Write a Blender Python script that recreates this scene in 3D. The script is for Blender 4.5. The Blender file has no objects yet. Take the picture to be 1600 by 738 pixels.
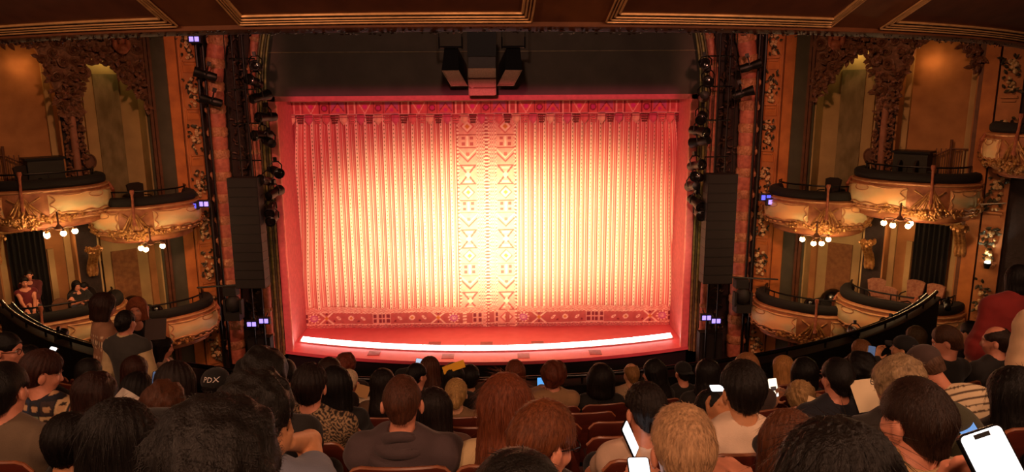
import bpy, math, random
import numpy as np
from mathutils import Matrix, Vector

random.seed(7)
RNG = np.random.default_rng(7)
SC = bpy.context.scene
COL = SC.collection
PI = math.pi

# ------------------------------------------------------------------ camera
FPX = 1110.0
PITCH, YAW, ROLL = math.radians(11.34), math.radians(0.72), math.radians(-0.364)
EYE = np.array([0.51, 0.0, 7.645])
_fw = np.array([math.sin(YAW)*math.cos(PITCH), math.cos(YAW)*math.cos(PITCH), -math.sin(PITCH)])
_rt = np.array([math.cos(YAW), -math.sin(YAW), 0.0])
_dn = np.cross(_fw, _rt)
CR = math.cos(ROLL)*_rt - math.sin(ROLL)*_dn
CD = math.sin(ROLL)*_rt + math.cos(ROLL)*_dn
cam = bpy.data.cameras.new('camera')
camo = bpy.data.objects.new('camera', cam)
COL.objects.link(camo)
cam.sensor_width = 36.0
cam.lens = FPX/1600*36.0
cam.clip_start = 0.05
cam.clip_end = 200
camo.matrix_world = Matrix(((CR[0], -CD[0], -_fw[0], EYE[0]), (CR[1], -CD[1], -_fw[1], EYE[1]),
                            (CR[2], -CD[2], -_fw[2], EYE[2]), (0, 0, 0, 1)))
SC.camera = camo

# ------------------------------------------------------------------ world, light, exposure
SC.view_settings.view_transform = 'Standard'
SC.view_settings.look = 'None'
SC.view_settings.gamma = 1
SC.view_settings.use_curve_mapping = False
SC.view_settings.exposure = 0.0
wd = bpy.data.worlds.new('world')
SC.world = wd
wd.use_nodes = True
wd.node_tree.nodes['Background'].inputs[0].default_value = (0.9, 0.42, 0.2, 1)
wd.node_tree.nodes['Background'].inputs[1].default_value = 0.004


def light(name, kind, loc, power, col, aim=None, size=0.3, spot=None, blend=0.6):
    l = bpy.data.lights.new(name, kind)
    l.energy = power
    l.color = col
    if kind == 'SPOT':
        l.spot_size = math.radians(spot)
        l.spot_blend = blend
        l.shadow_soft_size = size
    elif kind == 'AREA':
        l.shape = 'DISK'
        l.size = size
    else:
        l.shadow_soft_size = size
    o = bpy.data.objects.new(name, l)
    COL.objects.link(o)
    o.location = loc
    if aim is not None:
        o.rotation_euler = (Vector(aim)-Vector(loc)).to_track_quat('-Z', 'Y').to_euler()
    return o


def shutters(lo, u0, u1, v0, v1, soft, soft_top=None):
    """profile-spot shutters: limit the beam to a rectangle (u right, v up, as slopes from the lamp axis)"""
    l = lo.data
    l.use_nodes = True
    nt = l.node_tree
    N, L = nt.nodes, nt.links
    em = [n for n in N if n.type == 'EMISSION'][0]
    tc = N.new('ShaderNodeTexCoord')
    sp = N.new('ShaderNodeSeparateXYZ')
    L.new(tc.outputs['Normal'], sp.inputs[0])

    def mth(op, a, b):
        n = N.new('ShaderNodeMath')
        n.operation = op
        for i, v in enumerate((a, b)):
            if isinstance(v, (int, float)):
                n.inputs[i].default_value = v
            else:
                L.new(v, n.inputs[i])
        return n.outputs[0]
    dz = mth('MULTIPLY', sp.outputs[2], -1.0)
    u, v = mth('DIVIDE', sp.outputs[0], dz), mth('DIVIDE', sp.outputs[1], dz)

    def edge(x, e, up, soft=soft):
        n = N.new('ShaderNodeMapRange')
        n.interpolation_type = 'SMOOTHSTEP'
        n.inputs[1].default_value = e-soft
        n.inputs[2].default_value = e+soft
        n.inputs[3].default_value = 0.0 if up else 1.0
        n.inputs[4].default_value = 1.0 if up else 0.0
        L.new(x, n.inputs[0])
        return n.outputs[0]
    m = mth('MULTIPLY', mth('MULTIPLY', edge(u, u0, True), edge(u, u1, False)), mth('MULTIPLY', edge(v, v0, True), edge(v, v1, False, soft_top or soft)))
    L.new(m, em.inputs['Strength'])


# stage wash from the shuttered front-of-house lamps above the upper gallery front
a_ = light('stage_lamp', 'SPOT', (0, 7.45, 8.36), 5200, (1.0, 0.165, 0.215), (0, 21.2, 3.7), 0.15, 80, 0.2)
shutters(a_, -.432, .432, -.280, .290, .012)
a_ = light('stage_lamp', 'SPOT', (2.6, 7.45, 8.42), 39000, (1.0, 0.80, 0.50), (1.9, 22.8, 2.8), 0.2, 37, 1.0)
shutters(a_, -.6, .6, -.095, .16, .06, .12)
a_ = light('stage_lamp', 'SPOT', (-2.2, 7.45, 8.42), 29000, (1.0, 0.77, 0.52), (-1.6, 22.8, 2.8), 0.2, 34, 1.0)
shutters(a_, -.6, .6, -.095, .16, .06, .12)
# unseen warm house lamps, set low behind the viewer to reach audience and soffit
for hx, hy in ((-4.6, 0.2), (0.2, -0.9), (4.8, 0.2)):
    light('house_lamp', 'POINT', (hx, hy, 9.35), 390, (1.0, 0.50, 0.28), None, 0.22)
for s in (-1, 1):
    light('aisle_fill_light', 'POINT', (s*5.6, 3.6, 9.15), 120, (1.0, 0.52, 0.30), None, 0.15)  # unseen fill lights added to brighten the people standing at the sides
# unseen warm fill spots added high up to brighten the boxes
for s in (-1, 1):
    light('box_fill_light', 'SPOT', (s*1.5, 9.2, 13.0), 1900, (1.0, 0.42, 0.19), (s*9.6, 17.6, 3.6), 0.5, 56, 0.9)


# unseen fill spots added for a rosy wash on proscenium rolls and header
for s in (-1, 1):
    a_ = light('arch_fill_light', 'SPOT', (s*5.2, 9.3, 9.6), 1700, (1.0, 0.34, 0.22), (s*7.1, 20.2, 4.4), 0.3, 60, 0.5)
    shutters(a_, -.14, .12, -.6, .6, .03)
a_ = light('arch_fill_light', 'SPOT', (0, 9.0, 10.6), 900, (1.0, 0.55, 0.38), (0, 20.9, 8.9), 0.3, 70, 0.5)
shutters(a_, -.6, .6, -.115, .3, .03)


# ------------------------------------------------------------------ materials
def lin(h):
    h = h.lstrip('#')
    v = [int(h[i:i+2], 16)/255 for i in (0, 2, 4)]
    return tuple((x/12.92 if x <= 0.04045 else ((x+0.055)/1.055)**2.4) for x in v)


MATS = {}


def mat(name, col, rough=0.6, metal=0.0, var=0.18, scale=6.0, bump=0.0, bscale=60.0, stretch=(1, 1, 1),
        emit=None, estr=0.0, spec=0.5, col2=None, sheen=0.0, coat=0.0):
    """procedural principled material: two tones mixed by noise, noise relief"""
    if name in MATS:
        return MATS[name]
    m = bpy.data.materials.new(name)
    m.use_nodes = True
    nt = m.node_tree
    N, L = nt.nodes, nt.links
    b = N['Principled BSDF']
    c = lin(col) if isinstance(col, str) else col
    c2 = (lin(col2) if isinstance(col2, str) else col2) if col2 else tuple(max(0, x*(1-var*2)) for x in c)
    b.inputs['Roughness'].default_value = rough
    b.inputs['Metallic'].default_value = metal
    b.inputs['Specular IOR Level'].default_value = spec
    if sheen:
        b.inputs['Sheen Weight'].default_value = sheen
    if coat:
        b.inputs['Coat Weight'].default_value = coat
    tc = N.new('ShaderNodeTexCoord')
    mp = N.new('ShaderNodeMapping')
    mp.inputs['Scale'].default_value = stretch
    L.new(tc.outputs['Object'], mp.inputs[0])
    n = N.new('ShaderNodeTexNoise')
    n.inputs['Scale'].default_value = scale
    n.inputs['Detail'].default_value = 5
    L.new(mp.outputs[0], n.inputs['Vector'])
    r = N.new('ShaderNodeMapRange')
    r.inputs[1].default_value = 0.32
    r.inputs[2].default_value = 0.68
    L.new(n.outputs[0], r.inputs[0])
    x = N.new('ShaderNodeMix')
    x.data_type = 'RGBA'
    x.inputs[6].default_value = (*c, 1)
    x.inputs[7].default_value = (*c2, 1)
    L.new(r.outputs[0], x.inputs[0])
    L.new(x.outputs[2], b.inputs['Base Color'])
    if bump:
        n2 = N.new('ShaderNodeTexNoise')
        n2.inputs['Scale'].default_value = bscale
        n2.inputs['Detail'].default_value = 4
        L.new(mp.outputs[0], n2.inputs['Vector'])
        bp = N.new('ShaderNodeBump')
        bp.inputs['Strength'].default_value = bump
        bp.inputs['Distance'].default_value = 0.02
        L.new(n2.outputs[0], bp.inputs['Height'])
        L.new(bp.outputs[0], b.inputs['Normal'])
    if emit:
        b.inputs['Emission Color'].default_value = (*(lin(emit) if isinstance(emit, str) else emit), 1)
        b.inputs['Emission Strength'].default_value = estr
    MATS[name] = m
    return m


def attrmat(name, rough=0.85, bump=0.25, bscale=90, sheen=0.0):
    """fabric or print whose flat pattern is woven per face point (colour attribute 'print')"""
    if name in MATS:
        return MATS[name]
    m = mat(name, '#808080', rough, bump=bump, bscale=bscale, sheen=sheen)
    nt = m.node_tree
    a = nt.nodes.new('ShaderNodeAttribute')
    a.attribute_name = 'print'
    mx = [n for n in nt.nodes if n.type == 'MIX'][0]
    nt.links.new(a.outputs['Color'], mx.inputs[6])
    h = nt.nodes.new('ShaderNodeMix')
    h.data_type = 'RGBA'
    h.blend_type = 'MULTIPLY'
    h.inputs[0].default_value = 1
    h.inputs[7].default_value = (0.82, 0.80, 0.80, 1)
    nt.links.new(a.outputs['Color'], h.inputs[6])
    nt.links.new(h.outputs[2], mx.inputs[7])
    return m


# ------------------------------------------------------------------ mesh helpers
class MB:
    """collects shapes; build() links them as one mesh object"""

    def __init__(self):
        self.v, self.f, self.n, self.c = [], [], 0, []

    def add(self, V, F, col=None):
        V = np.asarray(V, float).reshape(-1, 3)
        self.v.append(V)
        self.f += [tuple(int(i)+self.n for i in q) for q in F]
        self.n += len(V)
        if col is not None:
            self.c.append(np.tile(np.array([*col, 1.0]), (len(V), 1)))
        return self

    def box(self, c, s, rz=0.0, R=None, taper=1.0):
        c = np.array(c, float)
        x, y, z = np.array(s, float)/2
        V = np.array([(-x, -y, -z), (x, -y, -z), (x, y, -z), (-x, y, -z), (-x*taper, -y*taper, z), (x*taper, -y*taper, z),
                      (x*taper, y*taper, z), (-x*taper, y*taper, z)])
        if R is None:
            ca, sa = math.cos(rz), math.sin(rz)
            R = np.array([[ca, -sa, 0], [sa, ca, 0], [0, 0, 1]])
        V = V@np.asarray(R).T + c
        return self.add(V, [(0, 3, 2, 1), (4, 5, 6, 7), (0, 1, 5, 4), (1, 2, 6, 5), (2, 3, 7, 6), (3, 0, 4, 7)])

    def grid(self, P, cu=False, cv=False, cap=False):
        P = np.asarray(P, float)
        n, m = P.shape[:2]
        F = []
        for i in range(n-(0 if cu else 1)):
            for j in range(m-(0 if cv else 1)):
                a, b = i, (i+1) % n
                c, d = j, (j+1) % m
                F.append((a*m+c, b*m+c, b*m+d, a*m+d))
        if cap and cv:
            F.append(tuple(range(m)))
            F.append(tuple((n-1)*m+k for k in range(m))[::-1])
        return self.add(P.reshape(-1, 3), F)

    def tube(self, path, r, n=8, closed=False, cap=True, flat=None):
        P = np.asarray(path, float)
        k = len(P)
        r = np.broadcast_to(np.asarray(r, float), (k,))
        if closed:
            t = np.roll(P, -1, 0)-np.roll(P, 1, 0)
        else:
            t = np.gradient(P, axis=0)
        t = t/(np.linalg.norm(t, axis=1, keepdims=True)+1e-9)
        up = np.array([0, 0, 1.0])
        if abs(t[0]@up) > 0.9:
            up = np.array([1.0, 0, 0])
        rings = []
        u = np.cross(t[0], up)
        u /= np.linalg.norm(u)
        for i in range(k):
            u = u-t[i]*(u@t[i])
            u /= np.linalg.norm(u)+1e-9
            w = np.cross(t[i], u)
            a = np.linspace(0, 2*PI, n, endpoint=False)
            fl = 1.0 if flat is None else flat
            rings.append(P[i]+r[i]*(np.cos(a)[:, None]*u+fl*np.sin(a)[:, None]*w))
        return self.grid(np.array(rings), cu=closed, cv=True, cap=cap and not closed)

    def bar(self, a, b, r, n=8):
        return self.tube([a, b], r, n)

    def lathe(self, c, prof, n=16, R=None):
        c = np.array(c, float)
        a = np.linspace(0, 2*PI, n, endpoint=False)
        P = np.array([[(r*math.cos(x), r*math.sin(x), z) for x in a] for r, z in prof])
        if R is not None:
            P = P@np.asarray(R).T
        return self.grid(P+c, cv=True, cap=True)

    def blob(self, c, r, n=8, m=5, R=None):
        r = np.broadcast_to(np.asarray(r, float), (3,))
        a = np.linspace(0, 2*PI, n, endpoint=False)
        ph = np.linspace(-PI/2+0.25, PI/2-0.25, m)
        P = np.array([[(math.cos(p)*math.cos(x), math.cos(p)*math.sin(x), math.sin(p)) for x in a] for p in ph])*r
        if R is not None:
            P = P@np.asarray(R).T
        return self.grid(P+np.array(c, float), cv=True, cap=True)

    def prism(self, pts, z0, z1):
        n = len(pts)
        V = [(x, y, z0) for x, y in pts]+[(x, y, z1) for x, y in pts]
        F = [tuple(range(n))[::-1], tuple(range(n, 2*n))]+[(i, (i+1) % n, n+(i+1) % n, n+i) for i in range(n)]
        return self.add(V, F)

    def build(self, name, m, parent=None, smooth=True, **kw):
        V = np.concatenate(self.v) if self.v else np.zeros((0, 3))
        me = bpy.data.meshes.new(name)
        me.from_pydata(V.tolist(), [], self.f)
        if self.c and sum(len(x) for x in self.c) == len(V):
            at = me.color_attributes.new('print', 'FLOAT_COLOR', 'POINT')
            at.data.foreach_set('color', np.concatenate(self.c).astype(np.float32).ravel())
        return link(name, me, m, parent, smooth, **kw)


def smooth_by_angle(me, smooth):
    me.polygons.foreach_set('use_smooth', [smooth]*len(me.polygons))
    if smooth:
        try:
            me.set_sharp_from_angle(angle=math.radians(38))
        except Exception:
            pass


def link(name, me, m, parent=None, smooth=True, label=None, cat=None, group=None, kind=None):
    me.materials.clear()
    me.materials.append(m)
    smooth_by_angle(me, smooth)
    me.update()
    o = bpy.data.objects.new(name, me)
    COL.objects.link(o)
    if parent is not None:
        o.parent = parent
    tag(o, label, cat, group, kind)
    return o


def tag(o, label=None, cat=None, group=None, kind=None):
    for k, v in (('label', label), ('category', cat), ('group', group), ('kind', kind)):
        if v:
            o[k] = v
    return o


def thing(name, label, cat, loc=(0, 0, 0), rz=0.0, group=None, kind=None):
    o = bpy.data.objects.new(name, None)
    COL.objects.link(o)
    o.location = loc
    o.rotation_euler = (0, 0, rz)
    o.empty_display_size = 0.05
    return tag(o, label, cat, group, kind)


def copy_obj(o, parent=None, m=None):
    c = o.copy()
    COL.objects.link(c)
    if parent is not None:
        c.parent = parent
    if m is not None:
        c.material_slots[0].link = 'OBJECT'
        c.material_slots[0].material = m
    return c


def copy_tree(o, parent=None):
    c = copy_obj(o, parent)
    for ch in list(o.children):
        copy_tree(ch, c)
    return c


def pray(px, py):
    return _fw + CR*(px-800)/FPX + CD*(py-369)/FPX


def to_px(P):
    d = np.asarray(P, float)-EYE
    w = d@_fw
    return 800+FPX*(d@CR)/w, 369+FPX*(d@CD)/w


def atY(px, py, Y):
    d = pray(px, py)
    return EYE+d*((Y-EYE[1])/d[1])


def rotm(ax, ay, az):
    return np.array(Matrix.Rotation(az, 3, 'Z')@Matrix.Rotation(ay, 3, 'Y')@Matrix.Rotation(ax, 3, 'X'))


def frame(z, hint=(0, 0, 1)):
    """rotation whose local z axis is the given direction"""
    z = np.array(z, float)
    z /= np.linalg.norm(z)
    h = np.array(hint, float)
    if abs(h@z) > 0.95:
        h = np.array([1.0, 0, 0])
    x = np.cross(h, z)
    x /= np.linalg.norm(x)
    return np.stack([x, np.cross(z, x), z], 1)


# shared materials
M_black = mat('black_metal', '#0b0a09', 0.45, 0.3, var=0.1)
M_blackgloss = mat('black_gloss_rail', '#0d0b0a', 0.22, 0.0, var=0.1, spec=0.6)
M_velvet = mat('black_velvet', '#15110e', 0.9, var=0.15, scale=20, bump=0.2, bscale=200)
M_gold = mat('aged_gilt', '#b9894a', 0.42, 0.35, var=0.28, scale=14, bump=0.35, bscale=40, col2='#7a4a24')
M_pinkgilt = mat('rose_gilt', '#b06a48', 0.5, 0.15, var=0.2, scale=12, bump=0.3, bscale=50, col2='#8a4a34')
M_bronze = mat('dark_carved_bronze', '#5c4030', 0.5, 0.25, var=0.25, scale=18, bump=0.4, bscale=60, col2='#38271f')
# ------------------------------------------------------------------ the hall
M_floor = mat('dark_carpet', '#1c0f0c', 0.95, var=0.3, scale=30)
M_wallred = mat('brown_red_plaster', '#3a1e14', 0.85, var=0.2, scale=3)
ROWC = 18.0                                    # rows, parapet and gallery front curve about (0, 18)


def arc(ye, ang, z):
    """point on the circle about (0, ROWC) that crosses the centre line at Y = ye; ang in radians, + to the right"""
    r = ROWC-ye
    return np.array([r*math.sin(ang), ROWC-r*math.cos(ang), z])


def ring(prof, a0, a1, n):
    return np.array([[arc(y, a, z) for (y, z) in prof] for a in np.linspace(a0, a1, n)])


def row_y(j):
    return 2.85+0.9*j if j < 5 else 7.14


def row_floor(j):
    return EYE[2]-1.548-0.357*j-0.94


MB().box((0, 14, -1.45), (30, 20, 0.1)).build('floor', M_floor, kind='structure')
mb = MB()
prof = [(-2.2, row_floor(-5.6))]
for j in range(-4, 6):
    y0 = row_y(j)-0.36
    prof += [(y0, row_floor(j-1) if j > -4 else row_floor(j)), (y0, row_floor(j))]
prof += [(7.72, row_floor(5)), (7.72, row_floor(5)-0.4), (-2.2, row_floor(5)-0.4)]
mb.grid(ring(prof, -0.62, 0.62, 40), cv=True, cap=True)
mb.build('floor', mat('mezzanine_carpet', '#1a0d0b', 0.95, var=0.3, scale=25), smooth=False, kind='structure')
MB().box((0, -3.2, 8), (30, 0.2, 19)).build('wall_rear', M_wallred, kind='structure')

# parapet of the mezzanine with its rails
PZ = 4.28
mb = MB()
mb.grid(ring([(7.74, 2.6), (7.74, PZ-0.06), (7.72, PZ), (7.97, PZ), (8.0, PZ-0.08), (8.08, PZ-0.5), (7.98, 2.6)], -0.86, 0.86, 70), cv=True, cap=True)
mb.build('wall_front', mat('black_parapet', '#12100e', 0.5, var=0.2), kind='structure')
pr = thing('parapet_rail', 'glossy black double rail running along the curved front parapet', 'railing', (0, 8, PZ))
for nm, ye, z, r in (('top_rail', 7.78, PZ+0.10, 0.028), ('lower_rail', 7.92, PZ+0.035, 0.02)):
    MB().tube([arc(ye, a, z)-np.array([0, 8, PZ]) for a in np.linspace(-0.85, 0.85, 90)], r, 10).build(nm, M_blackgloss, pr)
for k in range(25):
    a = -0.84+k*0.07
    p = arc(7.78, a, PZ)-np.array([0, 8, PZ])
    MB().tube([p, p+np.array([0, 0, 0.10])], 0.014, 8).build('post', M_blackgloss, pr)

M_glint = mat('rail_glint_metal', '#c8c8cc', 0.18, 1.0, var=0.05)  # bright metal spans added to stand in for reflections on the black rail
for x0_, x1_ in ((-1.42, -0.55), (1.36, 1.86)):
    MB().tube([arc(7.9, math.asin(x/10.1), PZ+0.05)-np.array([0, 8, PZ]) for x in np.linspace(x0_, x1_, 12)], 0.016, 10).build('rail_glint', M_glint, pr)

# gallery soffit overhead with its coffers and carved black lip
GY, GZ = 7.0, 8.225


def soff(sd, ang, dz=0.0):
    return arc(GY-sd, ang, GZ+0.53*sd+dz)


AN = np.linspace(-0.95, 0.95, 120)
mb = MB()
P = np.array([[soff(0, a), soff(0.02, a, -0.012), soff(0.10, a, -0.015), soff(0.11, a, 0.02), soff(4.0, a, 0.02), soff(4.0, a, 0.7), soff(-0.12, a, 0.75),
               soff(-0.10, a, 0.2), soff(-0.03, a, 0.03)] for a in AN])
mb.grid(P, cv=True, cap=True)
ceil = mb.build('ceiling', mat('brown_soffit', '#84502f', 0.5, var=0.15, scale=4, col2='#6c3f26'), kind='structure')
M_moul = mat('warm_gilt_moulding', '#efb878', 0.38, 0.3, var=0.15, scale=10)
M_panel = mat('soffit_panel_paint', '#70402a', 0.6, var=0.15, scale=5)
for x0, x1 in ((-6.6, -2.58), (-1.95, 0.78), (1.48, 3.86), (4.5, 8.0)):
    a0, a1 = math.asin(max(-0.7, x0/11)), math.asin(min(0.7, x1/11))
    tr = MB()
    aa = np.linspace(a0, a1, 30)
    tr.grid(np.array([[soff(sd, a, 0.012) for sd in (0.29, 1.6)] for a in aa]))
    pan = tr.build('coffer_panel', M_panel, ceil)
    for q, (sd, r) in enumerate(((0.14, 0.010), (0.175, 0.008), (0.212, 0.011), (0.262, 0.014))):
        e = q*0.0028
        path = [soff(1.6, a0+e, 0.0)]+[soff(sd+0.01, a0+e, 0.0)]+[soff(sd, a, 0.0) for a in np.linspace(a0+e+0.001, a1-e-0.001, 40)]+[soff(sd+0.01, a1-e, 0.0), soff(1.6, a1-e, 0.0)]
        MB().tube(path, r, 6).build('coffer_moulding', M_moul, ceil)
# carved foliage along the lip
mb = MB()
for k in range(520):
    a = -0.72+k*1.44/520+RNG.uniform(-.001, .001)
    p = soff(RNG.uniform(-0.01, 0.09), a, RNG.uniform(-0.02, -0.005))
    t = np.array([math.cos(a), math.sin(a), 0])*RNG.choice([-1, 1])
    L = RNG.uniform(0.02, 0.045)
    mb.tube([p, p+t*L*0.6+np.array([0, 0, RNG.uniform(-.014, .01)]), p+t*L], [0.003, RNG.uniform(.006, .010), 0.002], 5)
mb.build('carved_leaf_band', mat('lip_carving', '#2a1812', 0.4, 0.2, var=0.2), ceil, kind='stuff')

# ------------------------------------------------------------------ stage
M_red = mat('red_stage_paint', '#dc6e70', 0.5, var=0.06, scale=3, col2='#d46466')
M_redframe = mat('red_portal_cloth', '#d0706a', 0.75, var=0.10, scale=8, bump=0.15, bscale=60)


def apron(x):
    return 19.52+1.10*(x/6.09)**2


def strip_y(x):
    return 20.47+1.0*(x/5.9)**2


xs = np.linspace(-6.12, 6.12, 49)
pts = [(x, apron(x)) for x in xs]+[(6.5, 20.7), (6.5, 24), (-6.5, 24), (-6.5, 20.7)]
stage = MB().prism(pts, -0.10, 0.0).build('stage_floor', M_red, smooth=False, kind='structure')
MB().prism([(x, apron(x)+0.12) for x in xs]+[(6.1, 23), (-6.1, 23)], -1.4, -0.10).build('stage_fascia', mat('black_fascia', '#0e0a09', 0.7), stage, smooth=False)
for px, py in ((679, 538.5), (760, 538.5), (840, 537.5)):
    d = pray(px, py); p = EYE+d*(-EYE[2]/d[2])
    MB().box((p[0], p[1], 0.006), (0.38, 0.42, 0.012)).build('floor_plate', mat('dull_red_plate', '#a85852', 0.6), stage)  # thin plates of duller red lying on the stage floor
for px, py in ((585, 552), (700, 557), (818, 556.5), (930, 551)):
    d = pray(px, py); p = EYE+d*(-EYE[2]/d[2])
    MB().box((p[0], p[1], 0.006), (0.36, 0.40, 0.012)).build('floor_plate', MATS['dull_red_plate'], stage)

fl = thing('footlight_strip', 'long glowing white footlight strip curving along the front of the red stage', 'footlights', (0, 20.47, 0))
M_glow = mat('footlight_glow', '#ffffff', 0.5, var=0, emit=(1.0, 0.86, 0.78), estr=9.0)
tr = MB()
xs2 = np.linspace(-5.93, 5.87, 60)
tr.grid(np.array([[(x, strip_y(x)+o-20.47, z) for o, z in ((-0.15, 0.0), (-0.15, 0.04), (-0.13, 0.05), (0.11, 0.07), (0.14, 0.07), (0.14, 0.0))] for x in xs2]), cv=True, cap=True)
tr.build('trough', mat('footlight_trough', '#d8a090', 0.5), fl)
cuts = np.linspace(-5.88, 5.82, 10)
for a, b in zip(cuts[:-1], cuts[1:]):
    q = np.linspace(a+0.012, b-0.012, 12)
    MB().grid(np.array([[(x, strip_y(x)+o-20.47, z) for o, z in ((-0.13, 0.05), (-0.13, 0.09), (0.11, 0.125), (0.11, 0.07))] for x in q]), cv=True, cap=True).build('light_diffuser', M_glow, fl)

# red portal round the curtain
portal = thing('stage_portal', 'red fabric portal frame around the patterned stage curtain', 'portal frame', (0, 20.6, 0))
for s in (-1, 1):
    m_ = MB()
    m_.box((s*6.03, 0.12, 3.8), (0.2, 0.24, 7.6))
    m_.box((s*6.10, 1.3, 3.8), (0.06, 2.2, 7.6))
    m_.build('side_leg', M_redframe, portal)
    MB().box((s*5.915, 0.02, 3.68), (0.03, 0.06, 7.36)).build('edge_bead', mat('portal_bead', '#f0a088', 0.5), portal)
MB().box((0, 0.12, 7.535), (12.26, 0.24, 0.14)).build('border', M_redframe, portal)
MB().box((0, 1.3, 7.57), (12.2, 2.2, 0.06)).build('border_return', M_redframe, portal)

# dark header above
hd = MB().box((0, 20.95, 9.7), (13.4, 0.1, 4.2)).build('wall_header', mat('grey_brown_header', '#5a5046', 0.9, var=0.06, scale=2, col2='#51483f'), smooth=False, kind='structure')
MB().box((0, 20.885, 8.83), (13.2, 0.03, 0.025)).build('header_seam', mat('header_seam', '#8a7656', 0.6), hd)


# ------------------------------------------------------------------ curtain
def canvas(w, h, res):
    x = np.arange(int(round(w/res))+1)*res
    z = np.arange(int(round(h/res))+1)*res
    X, Z = np.meshgrid(x, z, indexing='ij')
    return X, Z, np.ones((*X.shape, 3))


CREAM, BLUSH, ROSE, DEEP, OCHRE, MAG = [np.array(lin(h)) for h in ('#f6dcb0', '#e6ad8c', '#d2705f', '#8a2f33', '#d9973f', '#d84a8c')]


def put(C, mask, col):
    C[mask] = col


def cloth_mesh(name, X, Y, Z, C, m, parent, **kw):
    n, k = X.shape
    V = np.stack([X, Y, Z], -1).reshape(-1, 3)
    me = bpy.data.meshes.new(name)
    i = np.arange(n*k).reshape(n, k)
    Q = np.stack([i[:-1, :-1], i[1:, :-1], i[1:, 1:], i[:-1, 1:]], -1).reshape(-1, 4)
    fill_mesh(me, V, Q)
    if C is not None:
        at = me.color_attributes.new('print', 'FLOAT_COLOR', 'POINT')
        at.data.foreach_set('color', np.concatenate([C.reshape(-1, 3), np.ones((n*k, 1))], 1).astype(np.float32).ravel())
    return link(name, me, m, parent, True, **kw)


def fill_mesh(me, V, Q):
    me.vertices.add(len(V))
    me.vertices.foreach_set('co', np.asarray(V, np.float32).ravel())
    me.loops.add(Q.size)
    me.loops.foreach_set('vertex_index', Q.astype(np.int32).ravel())
    me.polygons.add(len(Q))
    me.polygons.foreach_set('loop_start', (np.arange(len(Q))*Q.shape[1]).astype(np.int32))
    me.update(calc_edges=True)


M_print = attrmat('printed_curtain_cloth', 0.85, 0.2, 60, sheen=0.2)
CY = 22.75
curtain = thing('stage_curtain', 'tall red and cream striped stage curtain with carpet-like patterned borders', 'curtain', (0, CY, 0))
PER = 0.298


def stripe_mat():
    m = mat('striped_curtain_cloth', '#808080', 0.85, bump=0.15, bscale=80, sheen=0.2)
    nt = m.node_tree
    N, L = nt.nodes, nt.links
    at = N.new('ShaderNodeAttribute'); at.attribute_name = 'cloth'
    sp = N.new('ShaderNodeSeparateXYZ'); L.new(at.outputs['Vector'], sp.inputs[0])

    def math_(op, a, b=None):
        n = N.new('ShaderNodeMath'); n.operation = op
        for i, v in enumerate((a, b)):
            if v is None:
                continue
            if isinstance(v, (int, float)):
                n.inputs[i].default_value = v
            else:
                L.new(v, n.inputs[i])
        return n.outputs[0]
    u = math_('FRACT', math_('DIVIDE', sp.outputs[0], PER))
    cr = N.new('ShaderNodeValToRGB'); cr.color_ramp.interpolation = 'CONSTANT'
    L.new(u, cr.inputs[0])
    e = cr.color_ramp.elements
    stops = [(0.0, ROSE*0.9), (0.05, CREAM), (0.33, ROSE*0.8), (0.38, BLUSH), (0.46, ROSE), (0.60, CREAM*0.92), (0.70, ROSE), (0.82, BLUSH), (0.88, ROSE), (0.97, DEEP*1.3)]
    while len(e) < len(stops):
        e.new(0.5)
    for k, (p, c) in enumerate(stops):
        e[k].position = p
        e[k].color = (*c, 1)
    v = math_('FRACT', math_('DIVIDE', sp.outputs[2], 0.125))
    dx = math_('DIVIDE', math_('ABSOLUTE', math_('SUBTRACT', u, 0.19)), 0.07)
    dz = math_('DIVIDE', math_('ABSOLUTE', math_('SUBTRACT', v, 0.5)), 0.30)
    dot = math_('LESS_THAN', math_('ADD', dx, dz), 1.0)
    mx = N.new('ShaderNodeMix'); mx.data_type = 'RGBA'
    L.new(dot, mx.inputs[0]); L.new(cr.outputs[0], mx.inputs[6])
    mx.inputs[7].default_value = (*np.array(lin('#9a8a56')), 1)
    L.new(mx.outputs[2], N['Principled BSDF'].inputs['Base Color'])
    return m


M_stripe = stripe_mat()


def pleat(X, amp=0.045):
    return -amp*np.sin(2*PI*X/PER+1.1)-amp*0.5*np.sin(2*PI*X/(PER*1.618)+0.4)


for s in (-1, 1):
    u = np.linspace(0.95, 6.5, 300)
    z = np.linspace(0.66, 7.35, 44)
    U, Z = np.meshgrid(u, z, indexing='ij')
    edge = np.clip((U-4.6)/1.9, 0, 1)
    X = s*(U-edge**1.5*0.42*((Z-0.66)/6.7)**1.5)+s*0.035*np.sin(Z*1.3+U*2.1)*edge
    Y = pleat(s*U)*(0.55+0.45*np.clip((Z-0.66)/3, 0, 1))+0.04*np.sin(U*1.9+s)+0.05*edge*np.sin(U*11+Z*0.8)
    if s < 0:
        U, X, Y, Z = U[::-1], X[::-1], Y[::-1], Z[::-1]
    o = cloth_mesh('striped_drape', X, Y, Z, None, M_stripe, curtain)
    at = o.data.attributes.new('cloth', 'FLOAT_VECTOR', 'POINT')
    at.data.foreach_set('vector', np.stack([s*U+20*PER, Z*0, Z], -1).astype(np.float32).ravel())

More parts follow.
